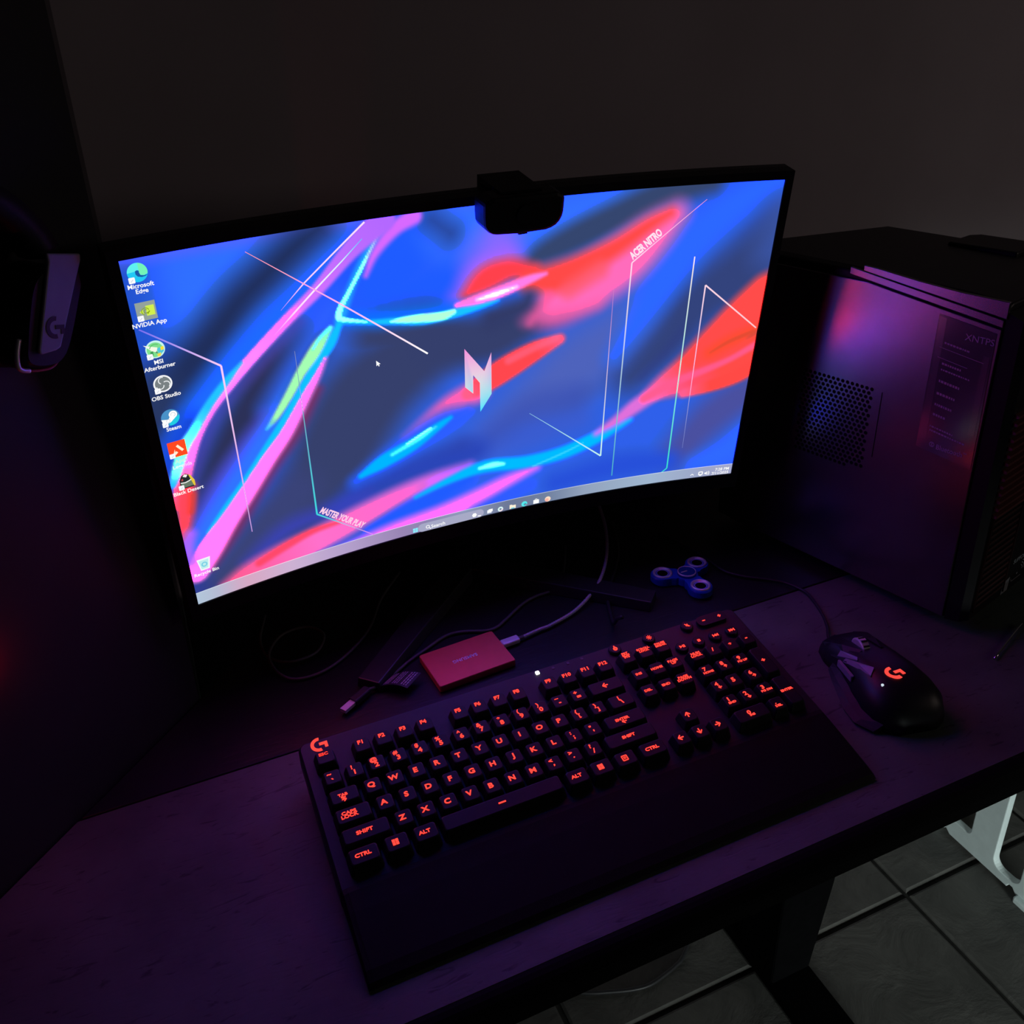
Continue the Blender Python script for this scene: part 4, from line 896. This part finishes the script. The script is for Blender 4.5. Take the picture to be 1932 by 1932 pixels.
# the tag: a curled flag standing off the lead
tg = [(-.1275, .1795), (-.1100, .1905), (-.0835, .1755), (-.1035, .1595)]
def tagpt(a, b, h=0.):                       # a along the tag 0..1, b across 0..1
    p = (Vector((*tg[0], 0))*(1-a)+Vector((*tg[3], 0))*a)*(1-b)+(Vector((*tg[1], 0))*(1-a)+Vector((*tg[2], 0))*a)*b
    return ui @ Vector((p.x, p.y, .0055+.006*math.sin(a*2.4)+h))
n = 10; v = [tagpt(i/n, b, h) for h in (0, .0004) for i in range(n+1) for b in (0, 1)]
f = []
for i in range(n):
    k = 2*i; f += [(k, k+1, k+3, k+2), (2*n+2+k, 2*n+4+k, 2*n+5+k, 2*n+3+k), (k, k+2, 2*n+4+k, 2*n+2+k), (k+1, 2*n+3+k, 2*n+5+k, k+3)]
tgo = obj('tag', v, f, M['tag'], uc)
g = G(); random.seed(3)
for i in range(11):
    a = .10+.078*i; b0 = .10
    while b0 < .92:
        l = random.uniform(.05, .16); b1 = min(b0+l, .95)
        if not (i in (3, 7)):
            g.add([tagpt(a, b0, .0006), tagpt(a, b1, .0006), tagpt(a+.034, b1, .0006), tagpt(a+.034, b0, .0006)], [(0, 1, 2, 3)])
        b0 = b1+.03
o = obj('tag_print', g.v, g.f, M['tag_print'], tgo); o['label'] = 'rows of small grey print'

# ------------------------------------------------------------------ loose loops of thin cable on the left
g = tube([(-.045, .375, .003), (-.081, .331, .003), (-.106, .286, .003), (-.132, .257, .003), (-.16, .237, .003), (-.184, .230, .003), (-.205, .235, .003), (-.217, .256, .003), (-.2185, .285, .0045), (-.200, .310, .006), (-.172, .312, .006), (-.158, .290, .006), (-.172, .263, .006), (-.200, .259, .006), (-.219, .280, .003), (-.223, .315, .003), (-.21, .36, .003)], .0015)
o = obj('looped_cable', [(a, b, c) for a, b, c in g.v], g.f, M['cable_grey'], smooth=True); tag(o, 'thin dark cable lying in loose loops under the left side of the monitor', 'cable')

# ------------------------------------------------------------------ fidget spinner
sp = thing('fidget_spinner', 'blue three-armed fidget spinner with silver rings lying beside the monitor foot', 'toy', (.2525, .2050, 0), (0, 0, math.radians(31)))
def spin_outline():
    pts = []; n = 150
    for k in range(n):
        a = 2*PI*k/n; d = Vector((math.cos(a), math.sin(a))); r = .0135
        for j in range(3):                   # union of lobes and waists, as a star-shaped radius
            c = Vector((math.cos(j*2*PI/3), math.sin(j*2*PI/3)))*.0278; b = d.dot(c); q = b*b-(c.length_squared-.0137**2)
            if q >= 0 and b > 0: r = max(r, b+math.sqrt(q))
            da = abs((a-j*2*PI/3+PI) % (2*PI)-PI)
            if da < .75: r = max(r, min(.0107/max(math.sin(da), .05), .026*math.cos(da))) if da > .02 else max(r, .026)
        pts.append(d*r)
    return pts
so = spin_outline()
g = G().loft([[(p.x*s, p.y*s, z) for p in so] for z, s in ((.0012, .96), (.0028, 1), (.0095, 1), (.0112, .965))]); obj('frame', g.v, g.f, M['spin_blue'], sp)
for j in range(3):
    cx, cy = .0278*math.cos(j*2*PI/3), .0278*math.sin(j*2*PI/3)
    prof = [(.0113, .0111), (.0113, .0126), (.0100, .0131), (.0092, .0126), (.0080, .0110), (.0066, .0113), (.0060, .0106), (.0058, .0040)]
    rings = [[(cx+r*math.cos(2*PI*k/36), cy+r*math.sin(2*PI*k/36), z) for k in range(36)] for r, z in prof]
    g = G().loft(rings, cap=False); obj('ring', g.v, g.f, M['ring_metal'], sp, smooth=True)
    g = G().loft([[(cx+r*math.cos(2*PI*k/28), cy+r*math.sin(2*PI*k/28), z) for k in range(28)] for z, r in ((.0100, .0060), (.01135, .0060))]); obj('ring_core', g.v, g.f, M['hole'], sp)
g = G().loft([[(r*math.cos(2*PI*k/36), r*math.sin(2*PI*k/36), z) for k in range(36)] for r, z in ((.0108, .0110), (.0108, .0140), (.0100, .0150), (.0092, .0146), (.0080, .0143), (.003, .0141))]); obj('cap', g.v, g.f, M['spin_cap'], sp, smooth=False)
rings = [[(r*math.cos(2*PI*k/36), r*math.sin(2*PI*k/36), z) for k in range(36)] for r, z in ((.0109, .0138), (.0108, .0149), (.0100, .0153), (.0096, .0147))]
g = G().loft(rings, cap=False); obj('cap_rim', g.v, g.f, M['ring_metal'], sp, smooth=True)
g = G().loft([[(-.0030+a*1.0, .0010+b, z) for a, b in rrect(.0085, .0016, .0006)] for z in (.0141, .0146)]); o = obj('cap_glint', g.v, g.f, M['ring_metal'], sp); o['label'] = 'pale dash painting a reflection on the cap'; o.rotation_euler = (0, 0, math.radians(-31))  # the dash is a reflection built as a pale mark

# ------------------------------------------------------------------ computer tower
TA = [0.369192, 0.11588]; TN = [-0.966708, -0.255883]                      # front-left foot line: point and outward normal of the side panel
trot = math.atan2(-TN[1], -TN[0])
TM = 1.06; TZ = CP.z*(1-TM); TX, TY = CP.x+TM*(TA[0]-CP.x), CP.y+TM*(TA[1]-CP.y); LB = -TZ/TM
tower = thing('computer_tower', 'black desktop computer tower with stickered side panel right of the monitor', 'computer', (TX, TY, 0), (0, 0, trot))
# local: x = width (0 left side .. TWD right), y = depth (front is -y), z up.   s = -y
TWD, TF, TBK = .200, -.140, .125
TOPZ = .366
poly = [(0.002, TF), (TWD, TF), (TWD, .088), (.002, .150)]
g = G().prism(poly, lambda a, b, h: (a, b, h), LB+.010, TOPZ-.012)
bevel(obj('case', g.v, g.f, M['case'], tower), .002)
# domed top cover with a raised rear lip
rings = []
for y, dz in ((TF, .0), (-.10, .003), (-.02, .006), (.02, .007), (.150, .008)):
    rb = .200; sk = -.062*max(0, (y-.02)/.13) 
    rings.append([(.0015, y, TOPZ-.0125), (TWD, y+sk, TOPZ-.0125), (TWD, y+sk, TOPZ-.004+dz*.4), (TWD-.012, y+sk, TOPZ+dz*.5), (.010, y, TOPZ+dz*.9), (.0015, y, TOPZ-.003+dz)])
g = G().loft(rings); o = obj('top_cover', g.v, g.f, M['case'], tower); bevel(o, .002)
g = G().prism([(.150, -.075), (TWD+.003, -.075), (TWD+.003, -.012), (.192, -.004), (.150, -.004)], lambda a, b, h: (a, b, h), TOPZ-.002, TOPZ+.007); o = bevel(obj('top_lip', g.v, g.f, M['case'], tower), .002)
# side panel: slanted upper edge with two trim strips above it
def side(a, b, h): return (h, -a, b)          # a = s (towards the front), b = z
ze = lambda s: .3638-.137*(s-.01)
def strip(z0, z1, s0, s1): return [(s0, z0(s0)), (s1, z0(s1)), (s1, z1(s1)), (s0, z1(s0))]
g = G().prism([(-.128, LB+.012), (.139, LB+.012), (.1395, ze(.1395)-.0015), (-.128, min(ze(-.128), .362))][0:2]+[(.1395, ze(.1395)-.0016), (.01, ze(.01)-.0016), (-.128, .3628)], side, -.0018, .0022)
panel = bevel(obj('side_panel', g.v, g.f, M['panel'], tower), .0008)
panel['label'] = 'satin side panel mirroring the screen'
zt = lambda s: TOPZ+.0070-.030*max(0, s)
g = G().prism(strip(lambda s: ze(s)+.0002, lambda s: ze(s)+.0068, -.01, .1395), side, -.0014, .0022); bevel(obj('trim_strip', g.v, g.f, M['panel'], tower), .0005)
g = G().prism([(.004, .3722), (.1415, ze(.1415)+.0084), (.1415, .3690), (.10, .3695), (.06, .3722), (.02, .3762), (.004, .3770)], side, -.0014, .0022); bevel(obj('trim_strip', g.v, g.f, M['panel'], tower), .0005)
# hexagon vents and a slot, pressed into the panel
g = G(); pitch = .0054
for r in range(20):
    for c in range(15):
        s = .030-c*pitch-(pitch/2 if r % 2 else 0); z = .259-r*pitch*.866
        if s < -.05: continue
        if z > .259-.02*0 or z < .168: continue
        if s > .030-.0 or (s > .012 and z < .172): continue
        g.add([(-.00185, -(s+.0021*math.cos(PI/6+k*PI/3)), z+.0021*math.sin(PI/6+k*PI/3)) for k in range(6)], [(0, 1, 2, 3, 4, 5)])
o = obj('vent_holes', g.v, g.f, M['hole'], panel); o['label'] = 'honeycomb of dark vent holes'
g = G().prism([(.0400, .189), (.0408, .189), (.0416, .259), (.0408, .259)], side, -.0020, -.0010); obj('panel_slot', g.v, g.f, M['hole'], panel)
# specification sticker
g = G().prism([(.083, .2165), (.1372, .2105), (.1362, .3405), (.0838, .3475)], side, -.0022, -.0017); st = obj('sticker', g.v, g.f, M['sticker'], panel); st['label'] = 'tall glossy specification sticker with a Bluetooth line at the bottom'
def stk(a, b, h): return (-.00225-h, -(.083+a), .2135+b)
g = G().add([stk(*p, .0001) for p in ((.0012, .014), (.0085, .0125), (.0085, .1315), (.0018, .1320))], [(0, 1, 2, 3)])  # pale strips paint the screen's reflection onto the sticker
g.add([stk(*p, .0001) for p in ((.0460, .030), (.0515, .0295), (.0515, .105), (.0460, .106))], [(0, 1, 2, 3)])
o = obj('sticker_reflection', g.v, g.f, M['sticker_refl'], st); o['label'] = 'paler strips painting screen reflections on the sticker'
f = F2(); random.seed(5)
f.text('XNTPS', .040, .1185, .0085, None, .0, 1.0)
f.line([(.006, .1040), (.047, .0985)], .0004); f.line([(.006, .0945), (.034, .0905)], .0004)  # two thin lines draw the screen's reflected lines, not print
for a0, b0, n_, sz in ((.010, .108, 9, .0016), (.011, .0885, 8, .0018), (.011, .0830, 12, .0014), (.011, .0715, 8, .0022), (.011, .0595, 7, .0022), (.011, .0485, 8, .0022), (.011, .0385, 5, .0022), (.010, .0265, 10, .0016), (.0105, .0225, 14, .0016)):
    x = a0
    for k in range(n_):
        l = random.uniform(.0010, .0024); f.poly([(x, b0-(x-a0)*.13), (x+l, b0-(x+l-a0)*.13), (x+l, b0+sz-(x+l-a0)*.13), (x, b0+sz-(x-a0)*.13)]); x += l+.0007
f.text('Bluetooth', .032, .0085, .0070, None, .012, .9); f.text('TM', .0465, .0105, .0024)
f.ring(.0150, .0095, .0018, .0026); f.line([(.0138, .0082), (.0161, .0106), (.0150, .0117), (.0150, .0072), (.0161, .0084), (.0138, .0108)], .0004)
g = extrude2d(f, lambda a, b, h: stk(a, b, h+.0001), .00006); o = obj('sticker_print_glints', g.v, g.f, M['sticker_txt'], st); o['label'] = 'grey rows of printed text and two drawn screen reflections'
# front fascia, ribs, badge
g = G().loft([[(x, TF-.0005, z) for x, z in ((.0, LB+.010), (TWD, LB+.010), (TWD, TOPZ-.006), (.0, TOPZ-.006))], [(x, TF-.014, z) for x, z in ((.002, LB+.012), (TWD-.002, LB+.012), (TWD-.002, TOPZ-.012), (.002, TOPZ-.012))], [(x, TF-.020, z) for x, z in ((.008, LB+.014), (TWD-.008, LB+.014), (TWD-.008, TOPZ-.03), (.008, TOPZ-.03))]])
fa = obj('front_fascia', g.v, g.f, M['case'], tower)
for k in range(14):
    z = .166+.0078*k; g = G().loft([[(x, TF-.0202-d, zz) for d, zz in ((0, z-.0022), (.004, z-.0014), (.004, z+.0010), (0, z+.0020))] for x in (.010, TWD-.012)])
    obj('front_rib', g.v, g.f, M['rib'], fa)
g = G()
for k in range(14):
    z = .060+.0072*k; g.box(.016, .07, TF-.0212, TF-.0203, z, z+.0028)
g.box(.0118, .0126, TF-.022, TF-.0203, .056, .164); g.box(.072, .073, TF-.022, TF-.0203, .054, .164); g.box(.0118, TWD-.02, TF-.0225, TF-.0203, .1615, .1628)
o = obj('lower_grille', g.v, g.f, M['rib_dim'], fa); o['label'] = 'lower grille with a dim red light in its colour'
f = F2()
f.text('SUPPORT', .100, .083, .0075, None, .01, .9); 
for r in (.006, .009, .012): f.ring(.104, .066, r-.0005, r+.0003, None, -.1, 1.3)
f.line([(.088, .062), (.090, .058), (.110, .058)], .0010); f.poly(circ(.100, .064, .0013, 10))
g = extrude2d(f, lambda a, b, h: (a, TF-.0205-h, b), .0001); o = obj('badge_print', g.v, g.f, M['silver_label'], fa); o['label'] = 'small grey wireless emblem'
g = G().prism([(.070, .0500), (.084, .0505), (.0845, .0660), (.0715, .0635)], lambda a, b, h: (a, TF-.0203-h, b), 0, .0005)
o = obj('silver_sticker', g.v, g.f, M['silver_label'], fa)
for x in (.03, TWD-.03):
    for y in (TF+.03, .06):
        g = G().loft([[(x+a, y+b, z) for a, b in circ(0, 0, r, 14)] for z, r in ((LB, .011), (LB+.0102, .013))]); obj('foot', g.v, g.f, M['black_plastic'], tower)
for ch in tower.children_recursive:
    for v_ in ch.data.vertices: v_.co = v_.co*TM+Vector((0, 0, TZ))
# thin metal rod lying in front of the tower
g = tube([(.4475, -.0530, .0022), (.4827, -.0392, .0026), (.5185, -.0252, .0030)], .0011, 8, 4)
rod = obj('metal_rod', g.v, g.f, M['chrome'], smooth=True); tag(rod, 'thin shiny metal rod lying on the desk in front of the tower', 'rod')

# ------------------------------------------------------------------ headset hung on the left wall
HP = Vector((-.2895, .25, 0)); HA = Vector((-.7071, -.7071, 0)); HN = Vector((.7071, -.7071, 0))
HB = HP+HA*.105+HN*.035+Vector((0, 0, .40))
hs = thing('headset', 'black headset with a grey emblem arm hanging on the dark wall left of the monitor', 'headset', HB)
def hp(a, z, off): return HP+HA*a+HN*off+Vector((0, 0, z))-HB
# flat arm with engraved emblem
arm = [(.0846, .4719), (.0565, .4651), (.0575, .4605), (.0642, .4511), (.0938, .4075), (.0980, .4065), (.1099, .4075), (.1123, .4087), (.1118, .4116), (.0852, .4658)][::-1]
g = G().prism(arm, hp, .042, .045); ao = bevel(obj('arm', g.v, g.f, M['hs_grey'], hs), .0012); ao['label'] = 'grey flat arm with an engraved emblem'
art = g_logo()
ca, sa = math.cos(math.radians(-14)), math.sin(math.radians(-14))
g = extrude2d(art, lambda a, b, h: hp(.0945-(a*ca-b*sa)*.0078, .4222+(a*sa+b*ca)*.0078, .0451+h), .0003)
o = obj('emblem', g.v, g.f, M['hs_dark'], ao); o['label'] = 'dark engraved G-shaped emblem'
# ear cup behind the arm: D-shaped cup plus cushion
cup = catmull([(a, z, 0) for a, z in [(.0552, .454), (.0746, .4619), (.0900, .4617), (.1009, .4527), (.1112, .4334), (.1184, .4168), (.1222, .4060), (.1200, .4000), (.1129, .3962), (.1029, .3938), (.0942, .3940), (.0841, .4012), (.0704, .4209), (.0560, .445)]], 3); cup = [(p.x, p.y) for p in cup]
g = G().loft([[hp(.093+(a-.093)*s, .428+(b-.428)*s, o_) for a, b in cup] for s, o_ in ((.80, .012), (1.0, .016), (1.0, .034), (.9, .0415))]); obj('ear_cup', g.v, g.f, M['hs_black'], hs, smooth=False)
g = G().loft([[hp(.093+(a-.093)*s, .428+(b-.428)*s, o_) for a, b in cup] for s, o_ in ((.70, .002), (.95, .003), (1.02, .008), (.95, .0125))]); obj('ear_cushion', g.v, g.f, M['leather'], hs, smooth=True)
g = tube([hp(.1188, .421, .037), hp(.1232, .4127, .037), hp(.1256, .4042, .037), hp(.1238, .4003, .037), hp(.1180, .3976, .037)], .0017, 8, 6); o = obj('cup_trim', g.v, g.f, M['metal'], hs, smooth=True); o['label'] = 'bright metal rim at the bottom of the ear cup'
g = tube([hp(.1178, .3975, .037), hp(.1085, .3947, .037), hp(.0985, .3938, .037), hp(.0900, .3985, .037)], .0010, 8, 6); o = obj('lower_wire', g.v, g.f, M['hs_red'], hs, smooth=True); o['label'] = 'thin red-black lower rim'
# band from this arm over the hook and away to the left
c0 = [hp(.073, .470, .024), hp(.083, .490, .024), hp(.106, .513, .026), hp(.140, .528, .022), hp(.180, .530, .020), hp(.215, .515, .020), hp(.238, .480, .022), hp(.246, .440, .024)]
cc = catmull(c0, 6); rings = []
for i, p in enumerate(cc):
    t = (cc[min(i+1, len(cc)-1)]-cc[max(i-1, 0)]).normalized(); nrm = HN.cross(t).normalized()
    rings.append([p+nrm*a+HN*b for a, b in ((-.008, -.013), (.008, -.013), (.010, 0), (.008, .013), (-.008, .013), (-.010, 0))])
g = G().loft(rings); obj('headband', g.v, g.f, M['leather'], hs, smooth=True)
cup2 = [(.246+.026*math.cos(a), .415+.038*math.sin(a)) for a in [2*PI*k/28 for k in range(28)]]
g = G().loft([[hp(.246+(a-.246)*s, .415+(b-.415)*s, o_) for a, b in cup2] for s, o_ in ((.8, .004), (1, .010), (1, .034), (.85, .041))]); obj('ear_cup', g.v, g.f, M['hs_black'], hs)
g = tube([HP+HA*.160+HN*.0005+Vector((0, 0, .515)), HP+HA*.160+HN*.030+Vector((0, 0, .5150)), HP+HA*.160+HN*.042+Vector((0, 0, .522))], .0030, 8, 5)
o = obj('wall_hook', g.v, g.f, M['black_plastic'], smooth=True); tag(o, 'small black wall hook holding up the headset band', 'hook')

# red lamp added for the glow at the view's edge; hood spares the desk
RP = HP+HA*.2030+Vector((0, 0, .192))
lamp = thing('red_glow_lamp', 'tiny added red lamp for the glow on the dark left wall at the frame edge', 'lamp', RP)
def rl(a, b, h): return HA*a+HN*h+Vector((0, 0, b))
g = G().prism(circ(0, 0, .005, 20), rl, 0, .003); obj('base', g.v, g.f, M['black_plastic'], lamp)
g = G().loft([[rl(a, b, h) for a, b in circ(0, 0, r, 16)] for r, h in ((.002, .003), (.002, .0085))]); o = obj('bulb', g.v, g.f, emis('red_bulb', (170., 1.2, 5.), 1.), lamp, smooth=True); o['label'] = 'glowing red bulb'
g = G().prism(circ(0, 0, .0065, 20), rl, .0086, .0102); obj('hood', g.v, g.f, M['black_plastic'], lamp)

# ------------------------------------------------------------------ white stool on the tiles
stl = thing('plastic_stool', 'white plastic stool with slotted sides standing on the floor tiles at right', 'stool', (.98, .165, FZ))
def slotted(x0, x1):
    cu = bpy.data.curves.new('panel', 'CURVE'); cu.dimensions = '2D'; cu.fill_mode = 'BOTH'; cu.extrude = (x1-x0)/2-.002; cu.bevel_depth = .002; cu.bevel_resolution = 2
    def spl(pts):
        s = cu.splines.new('POLY'); s.points.add(len(pts)-1)
        for p, q in zip(s.points, pts): p.co = (q[0], q[1], 0, 1)
        s.use_cyclic_u = True
    spl([(-.16, .010), (-.075, .010), (-.068, .018), (-.060, .018), (-.056, .010), (.06, .010), (.07, .018), (.078, .010), (.13, .010), (.13, .36), (-.16, .36)])
    def slot(a0, a1, z0, z1, r):
        p = []
        for cx, cz, s0 in ((a1-r, z0+r, -PI/2), (a1-r, z1-r, 0), (a0+r, z1-r, PI/2), (a0+r, z0+r, PI)):
            p += [(cx+r*math.cos(s0+k*PI/12), cz+r*math.sin(s0+k*PI/12)) for k in range(7)]
        return p
    spl(slot(.022, .070, .042, .30, .012)); spl(slot(-.078, -.024, .024, .30, .020)); spl(slot(-.130, -.100, .03, .30, .012)); spl(slot(.085, .115, .03, .30, .012))
    o = bpy.data.objects.new('tmp', cu); C.objects.link(o); bpy.context.view_layer.update()
    me = o.evaluated_get(bpy.context.evaluated_depsgraph_get()).to_mesh(); v = [p.co.copy() for p in me.vertices]; f = [tuple(q.vertices) for q in me.polygons]
    C.objects.unlink(o); bpy.data.objects.remove(o)
    xm = (x0+x1)/2
    return obj('side_panel', [(xm-.98+p.z, p.x, p.y) for p in v], f, M['white_plastic'], stl)
slotted(.852, .866); slotted(1.094, 1.108)
g = G().box(-.135, .135, -.168, .138, .358, .378); bevel(obj('seat', g.v, g.f, M['white_plastic'], stl), .006)
for x in (-.122, .122):
    for y in (-.095, .10):
        g = G().box(x-.016, x+.016, y-.017, y+.017, 0, .0125); bevel(obj('foot', g.v, g.f, M['white_plastic'], stl), .003)
g = G().box(-.112, .112, .108, .122, .010, .358); bevel(obj('dark_backing', g.v, g.f, mat('stool_dim_inside', (.10, .07, .055), .6, .3, noise=.2), stl), .003)  # dark brown sheet paints the dim inside seen through the slots

# cable on the floor under the desk
g = tube([(.36, .28, FZ+.004), (.304, .232, FZ+.004), (.283, .222, FZ+.004), (.254, .215, FZ+.004), (.229, .212, FZ+.004), (.204, .216, FZ+.004), (.169, .228, FZ+.004), (.13, .245, FZ+.004), (.06, .29, FZ+.004)], .0034)
o = obj('floor_cable', g.v, g.f, M['cable'], smooth=True); tag(o, 'black cable trailing across the floor tiles under the desk', 'cable')

# ------------------------------------------------------------------ light of the room
w = bpy.data.worlds.new('world'); scene.world = w; w.use_nodes = True
w.node_tree.nodes['Background'].inputs['Color'].default_value = (.55, .55, .7, 1); w.node_tree.nodes['Background'].inputs['Strength'].default_value = .0030
def area(name, loc, target, sx, sy, power, col):
    l = bpy.data.lights.new(name, 'AREA'); l.shape = 'RECTANGLE'; l.size = sx; l.size_y = sy; l.energy = power; l.color = col
    o = bpy.data.objects.new(name, l); C.objects.link(o); o.location = loc
    o.rotation_euler = (Vector(target)-Vector(loc)).to_track_quat('-Z', 'Y').to_euler()
    return o
# added pale area light, low over the floor and below the desk top
o = area('floor_fill', (.25, -1.75, -.40), (.75, .1, -.80), .5, .3, 2.5, (.90, 1., .96)); o.data.spread = math.radians(55)
# faint warm lamp on the right hand side of the room, about table height
area('room_lamp', (2.5, -1.7, .86), (.6, .47, .75), .8, .6, 2.6, (1., .80, .74))
